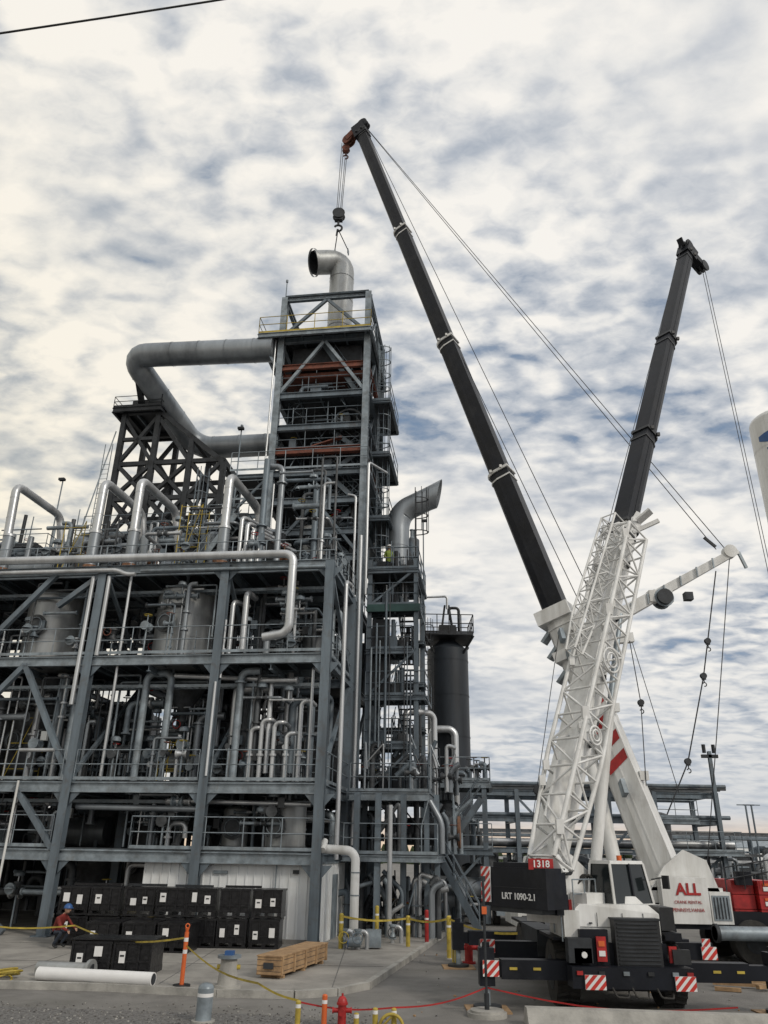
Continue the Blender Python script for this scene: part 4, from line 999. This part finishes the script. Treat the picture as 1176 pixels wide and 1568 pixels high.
# ================================================================ FOREGROUND ITEMS
def crate(s,x,y,z,w=1.02,dp=1.1,h=.98,rz=0,m="plastic",lab=None):
    co,si=math.cos(rz),math.sin(rz)
    def b(cx,cy,cz,sx,sy,sz,mm):s.box((x+cx*co-cy*si,y+cx*si+cy*co,z+cz),(sx,sy,sz),mm,rz)
    b(0,0,h*.56,w*.95,dp*.95,h*.78,m);b(0,0,h*.95,w,dp,.06,m)
    for k in(-.42,0,.42):b(k*w,0,.07,.12,dp,.14,m)
    b(0,-dp*.47,.03,w,.08,.05,m)
    for k in(-.46,-.16,.16,.46):b(k*w,-dp*.485,h*.55,.05,.05,h*.74,m)
    b(0,-dp*.485,h*.4,w*.94,.04,.04,m)
    if lab is None:lab=random.random()<.9
    if lab:
        for q_ in range(random.choice([1,2,2])):
            lx=(-.25,.22)[q_]*w+R(-.05,.05);ly=R(.45,.7);b(lx,-dp*.515-q_*.004,h*ly,R(.14,.2),.012,R(.2,.3),"white_clean")
            if random.random()<.5:b(lx,-dp*.515-.01-q_*.004,h*ly+.03,.1,.006,.04,"black")
s=B()
x=-9.75
while x<-2.9:
    yb=28.3
    for lv in(0,1):crate(s,x+R(-.04,.04),yb+R(-.06,.06),.12+lv*.86,w=.98,h=.84,rz=R(-.05,.05))
    x+=1.03
for x in(-9.2,-7.6,-6.0,-4.4):s.box((x,28.2+R(-.2,.2),1.86),(R(1,1.6),.12,.07),random.choice(["plastic","steel_dk"]),R(-.1,.1))
for x in(-8.3,-7.2,-6.1):crate(s,x,26.9+R(-.1,.1),.12,h=.8,rz=R(-.06,.06))
s.obj("stacked_pallet_containers")
s=B()
crate(s,-7.05,22.3,.12,1.0,1.1,.74,.05);crate(s,-6.0,22.35,.12,1.0,1.1,.74,-.03)
s.box((-6.53,22.3,.89),(2.1,1.1,.03),"plastic",.01)
s.obj("pallet_container")
s=B();s.cyl((-7.9,20.9,.26),(-5.05,20.3,.26),.14,"white_clean",20);s.cyl((-5.07,20.304,.26),(-5.045,20.299,.26),.115,"steel_dk",20);s.obj("plastic_pipe")
s=B();s.cyl((-8.2,21.6,.28),(-6.9,21.4,.28),.15,"vessel",18);s.cyl((-6.9,21.4,.28),(-6.82,21.38,.28),.23,"vessel",18);s.cyl((-6.82,21.38,.28),(-6.8,21.38,.28),.13,"steel_dk",18);s.obj("flanged_pipe_spool")
s=B()
for i in range(6):s.torus((-8.7+R(-.2,.2),20.95+R(-.1,.1),.16+i*.025),(R(-.2,.2),R(-.2,.2),1),.3,.022,"yellow",16)
s.obj("coiled_hose")
def delin(x,y,h=1.1,z=.12,m="orange",name="traffic_delineator"):
    s=B();s.cyl((0,0,.0),(0,0,.05),.2,"black",12);s.cyl((0,0,.05),(0,0,h),.05,m,14);s.cyl((0,0,h),(0,0,h+.08),.03,m,10,r2=.05);s.torus((0,0,h+.12),(0,1,0),.045,.016,m,10)
    for z2 in(.6,.82):s.cyl((0,0,h*z2),(0,0,h*z2+.08),.052,"white_clean",14,caps=False)
    return s.obj(name,None,(x,y,z))
delin(-4.4,20.3)
s=B();s.cyl((0,0,0),(0,0,.6),.24,"kerbm",18,r2=.18);s.cyl((0,0,.6),(0,0,.66),.27,"steel_lt",18);s.box((0,0,.7),(.2,.2,.08),"blue");s.cyl((0,0,0),(0,0,.08),.32,"kerbm",18)
for k in(-1,1):s.cyl((k*.18,0,.42),(k*.26,0,.42),.05,"yellow",8)
s.obj("concrete_pedestal",None,(-3.35,20.2,.12))
s=B();s.box((0,0,.28),(.62,3.4,.38),"wood")
for y in(-1.6,-.8,0,.8,1.6):s.box((0,y,.28),(.67,.09,.42),"wood")
for y in(-1.4,0,1.4):s.box((0,y,.035),(.6,.1,.07),"wood")
for z in(.16,.28,.4):s.box((0,0,z),(.632,3.41,.008),"steel_dk")
s.box((0,0,.485),(.66,3.44,.025),"wood");s.box((0,-1.73,.28),(.26,.02,.13),"steel_dk");s.obj("wooden_crate",None,(-2.15,23.3,.12),math.radians(-16))
def bollard(x,y,h,r,m,z=0,name="bollard"):
    s=B();s.cyl((0,0,0),(0,0,h),r,m,18);s.dome((0,0,h),r,r*.6,m,18);s.cyl((0,0,0),(0,0,.03),r*1.5,"kerbm",18)
    s.cyl((0,0,h*.75),(0,0,h*.75+.06),r*1.01,"white_clean",18,caps=False);return s.obj(name,None,(x,y,z))
bollard(-3.25,17.2,.55,.15,"steel_lt")
for x,y,h in((2.25,27.2,1.15),(1.05,29.2,1.0),(-.0,30.6,1.1),(-1.15,28.2,1.0)):bollard(x,y,h,.07,"yellow",.1 if x<1 else 0)
bollard(1.75,30.5,1.1,.07,"red")
for x,y,h in((-1.45,17.0,.38),(-.95,16.9,.5),(.0,16.9,.3),(.35,16.9,.3),(-.35,16.85,.22)):bollard(x,y,h,.05,"yellow" if x!=-.95 else "orange")
def hydrant(x,y,z,sc=1):
    s=B();s.cyl((0,0,0),(0,0,.06),.2,"red",16);s.cyl((0,0,.06),(0,0,.6),.12,"red",16);s.cyl((0,0,.56),(0,0,.62),.16,"red",16);s.dome((0,0,.62),.14,.16,"red",16);s.cyl((0,0,.76),(0,0,.84),.03,"red",6)
    s.cyl((-.24,0,.42),(.24,0,.42),.065,"red",12)
    for k in(-1,1):s.cyl((k*.24,0,.42),(k*.28,0,.42),.085,"red",8)
    s.cyl((0,0,.4),(0,-.2,.4),.08,"red",12);s.cyl((0,-.2,.4),(0,-.24,.4),.1,"red",8)
    o=s.obj("fire_hydrant",None,(x,y,z));o.scale=(sc,)*3
hydrant(2.75,26.2,0,1.0);hydrant(-.62,16.9,0,.65)
s=B();s.torus((2.3,26.0,.5),(1,0,0),.4,.03,"yellow",16,0,math.pi);s.cyl((2.3,25.6,0),(2.3,25.6,.5),.03,"yellow",8);s.cyl((2.3,26.4,0),(2.3,26.4,.5),.03,"yellow",8);s.obj("hoop_barrier")
s=B();s.torus((.3,16.8,.02),(0,1,0),.22,.03,"yellow",16,0,math.pi);s.cyl((.08,16.8,0),(.3,16.8,.2),.02,"yellow",6);s.obj("hoop_barrier")
s=B()
for x,y in((-1.05,28.3),(-.6,28.2),(.55,30.2)):
    s.pipe([(x,y,0),(x,y,.5),(x+.3,y,.5),(x+.3,y,0)],.07,"jacket",10);s.valve((x,y,.35),(0,0,1),.07,"steel_lt")
s.cyl((-.9,28.0,.22),(-.5,28.0,.22),.15,"steel_lt",14);s.cyl((-.92,28.0,.22),(-.9,28.0,.22),.19,"blue",14);s.box((-.1,28.4,.3),(.5,.4,.5),"steel_lt")
s.obj("yard_valve_assembly",None,(0,0,.12))
sg=empty("speed_limit_sign",(3.2,38.5,0));s=B();s.cyl((0,.05,0),(0,.05,1.9),.03,"steel_lt",8);s.box((0,0,1.45),(.6,.02,.8),"white_clean")
s.obj("post_and_plate",sg);text("SPEED\nLIMIT",.16,(0,-.015,1.68),(math.pi/2,0,0),"black",sg);text("10",.36,(0,-.015,1.28),(math.pi/2,0,0),"black",sg,"number",bold=.01)
s=B();s.cyl((0,0,0),(0,0,.08),.4,"kerbm",24);s.cyl((0,0,.08),(0,0,.12),.34,"kerbm",24);s.cyl((0,0,.1),(0,0,2.5),.028,"steel_dk",10);s.cyl((0,0,.1),(0,0,.4),.05,"steel_dk",10)
s.box((0,-.05,1.9),(.1,.05,.14),"orange");s.box((0,0,2.5),(.1,.05,.1),"steel_dk");s.obj("portable_sign_post",None,(2.25,18.2,0))
s=B();s.extr([(2.9,17.55,0),(2.9,17.65,.12),(2.9,17.75,.3),(2.9,18.0,.3),(2.9,18.1,.12),(2.9,18.2,0)],(12,-1.1,0),"kerbm");s.obj("concrete_barrier",None,(0,-.45,0))
s=B()
for i in range(6):s.box((8.6+i*.5,22+R(-.8,.8),.05+R(0,.06)),(R(.5,1.6),.12,.08),"wood",R(-.5,.5))
s.obj("timber_dunnage")
def tape(name,pts,m,hh=.02):
    s=B()
    for a,b in zip(pts[:-1],pts[1:]):
        a,b=V(a),V(b);pr_=a
        for i in range(1,9):
            t=i/8;p=a.lerp(b,t);p.z-=.25*math.sin(math.pi*t)*min(1,(b-a).length/6)
            h=V((0,0,hh))
            s.q([pr_-h,p-h,p+h,pr_+h],[(0,1,2,3)],m);pr_=p
    return s.obj(name)
tape("yellow_caution_tape",[(-12,24.5,1.1),(-8.3,24,1.0),(-4.4,20.3,1.1)],"yellow")
tape("yellow_caution_tape",[(-4.4,20.3,.95),(-2.3,17.5,.6),(-1.45,17,.4)],"yellow")
tape("yellow_caution_tape",[(-1.15,28.2,1.05),(1.05,29.2,.95),(2.25,27.2,1.1),(4.0,24,1.0),(4.1,21.5,1.15)],"yellow",.03)
tape("red_danger_tape",[(-1.45,17,.38),(.35,16.9,.33),(2.25,18.2,.5),(7,17.4,.35)],"red",.014)
s=B();pts=[]
for i in range(41):
    t=i/40;x=-45+90*t;z=21.05+(x+6.5)*.27+((x+6.5)/38)**2*3;pts.append(V((x,12,z)))
s.sweep(pts,.026,"black",6,False);s.sweep([p+V((0,.02,.055)) for p in pts],.015,"black",6,False)
s.obj("power_line")

# ================================================================ WORLD
w=bpy.data.worlds.new("World");scene.world=w;w.use_nodes=True;w.name="sky"
nt=w.node_tree;N=nt.nodes;L=nt.links;N.clear()
out=N.new("ShaderNodeOutputWorld");bg=N.new("ShaderNodeBackground");bg.inputs[1].default_value=.1
sky=N.new("ShaderNodeTexSky");sky.sky_type='NISHITA';sky.sun_disc=False
SE,SA=34,135
sky.sun_elevation=math.radians(SE);sky.sun_rotation=math.radians(SA)
tc=N.new("ShaderNodeTexCoord");sx=N.new("ShaderNodeSeparateXYZ");L.new(tc.outputs["Generated"],sx.inputs[0])
def mth(op,a,b=None,c=None,cl=False):
    n=N.new("ShaderNodeMath");n.operation=op;n.use_clamp=cl
    for i,k in enumerate((a,b,c)):
        if k is None:continue
        if isinstance(k,(int,float)):n.inputs[i].default_value=k
        else:L.new(k,n.inputs[i])
    return n.outputs[0]
zc=mth('ADD',mth('MAXIMUM',sx.outputs[2],0.0),.2)
cx_=mth('DIVIDE',sx.outputs[0],zc);cy_=mth('DIVIDE',sx.outputs[1],zc)
cb_=N.new("ShaderNodeCombineXYZ");L.new(cx_,cb_.inputs[0]);L.new(cy_,cb_.inputs[1])
mp=N.new("ShaderNodeMapping");mp.inputs["Rotation"].default_value=(0,0,math.radians(35));mp.inputs["Scale"].default_value=(1.0,1.45,1);L.new(cb_.outputs[0],mp.inputs[0])
def noise(sc,det,ro,dist,vec,off=0):
    n=N.new("ShaderNodeTexNoise");n.inputs["Scale"].default_value=sc;n.inputs["Detail"].default_value=det;n.inputs["Roughness"].default_value=ro;n.inputs["Distortion"].default_value=dist
    m2=N.new("ShaderNodeMapping");m2.inputs["Location"].default_value=(off,off*.7,off*.3);L.new(vec,m2.inputs[0]);L.new(m2.outputs[0],n.inputs["Vector"]);return n.outputs["Fac"]
nA=noise(12,1.5,.45,.5,mp.outputs[0],3.1);nB=noise(2.2,2.5,.5,.3,mp.outputs[0],9.7);nC=noise(34,3,.6,.3,mp.outputs[0],1.3);nD=noise(1.4,1,.5,0,cb_.outputs[0],5.2)
# ripple contrast varies across the sky so that some parts are smooth veil and others broken cells
amp=mth('ADD',mth('MULTIPLY',nD,2.2),-.35,cl=False)
amp=mth('MINIMUM',mth('MAXIMUM',amp,.35),1.25)
rip=mth('MULTIPLY',mth('ADD',mth('MULTIPLY',mth('SUBTRACT',nA,.5),.62),mth('MULTIPLY',mth('SUBTRACT',nC,.5),.22)),amp)
comb=mth('ADD',mth('ADD',rip,mth('MULTIPLY',mth('SUBTRACT',nB,.5),.60)),.648)
def ramp(f,st):
    r=N.new("ShaderNodeValToRGB");el=r.color_ramp.elements
    el[0].position=st[0][0];el[0].color=(*st[0][1],1);el[1].position=st[-1][0];el[1].color=(*st[-1][1],1)
    for p_,c_ in st[1:-1]:
        e_=el.new(p_);e_.color=(*c_,1)
    L.new(f,r.inputs[0]);return r.outputs[0]
cl=ramp(comb,[(.47,(.33,.38,.46)),(.54,(.45,.49,.55)),(.61,(.61,.63,.66)),(.68,(.79,.785,.77)),(.76,(.93,.90,.85))])
cov=ramp(comb,[(.42,(0,0,0)),(.52,(1,1,1))])
def mixc(f,a,b,bt='MIX'):
    n=N.new("ShaderNodeMix");n.data_type='RGBA';n.blend_type=bt
    if isinstance(f,(int,float)):n.inputs[0].default_value=f
    else:L.new(f,n.inputs[0])
    for i,k in((6,a),(7,b)):
        if isinstance(k,tuple):n.inputs[i].default_value=(*k,1)
        else:L.new(k,n.inputs[i])
    return n.outputs[2]
wl=mth('MULTIPLY',mth('ADD',mth('MULTIPLY',sx.outputs[0],-2.2),.25),mth('SUBTRACT',.95,sx.outputs[2]),cl=True)
clw=mixc(wl,cl,(1.05,.99,.84),'MULTIPLY')
vm=N.new("ShaderNodeVectorMath");vm.operation='SCALE';vm.inputs[3].default_value=10;L.new(clw,vm.inputs[0])
blue=mixc(.8,sky.outputs[0],(2.1,2.9,4.1))
c1=mixc(cov,blue,vm.outputs[0])
hz=ramp(sx.outputs[2],[(0.0,(.8,.8,.8)),(.05,(.6,.6,.6)),(.25,(0,0,0))])
c2=mixc(hz,c1,(5.0,5.4,5.9))
hz2=ramp(sx.outputs[2],[(0.0,(.85,.85,.85)),(.016,(.65,.65,.65)),(.045,(0,0,0))])
c3=mixc(hz2,c2,(8.8,6.4,4.2))
L.new(c3,bg.inputs[0]);L.new(bg.outputs[0],out.inputs[0])
ld=bpy.data.lights.new("sun","SUN");ld.energy=1.5;ld.angle=math.radians(12);ld.color=(1,.92,.80)
so=bpy.data.objects.new("sun",ld);COL.objects.link(so)
dirv=V((math.sin(math.radians(SA))*math.cos(math.radians(SE)),math.cos(math.radians(SA))*math.cos(math.radians(SE)),math.sin(math.radians(SE))))
so.rotation_euler=dirv.to_track_quat('Z','Y').to_euler()
# ================================================================ CAMERA
cd=bpy.data.cameras.new("camera");cd.sensor_fit='VERTICAL';cd.sensor_height=24;cd.lens=24*1178/1568;cd.clip_end=5000;cd.clip_start=.1
co=bpy.data.objects.new("camera",cd);COL.objects.link(co)
co.matrix_world=Matrix.Translation((0,0,3))@Matrix.Rotation(math.radians(113.8),4,'X')@Matrix.Rotation(math.radians(1),4,'Z')
scene.camera=co
scene.view_settings.view_transform='Standard';scene.view_settings.look='None'
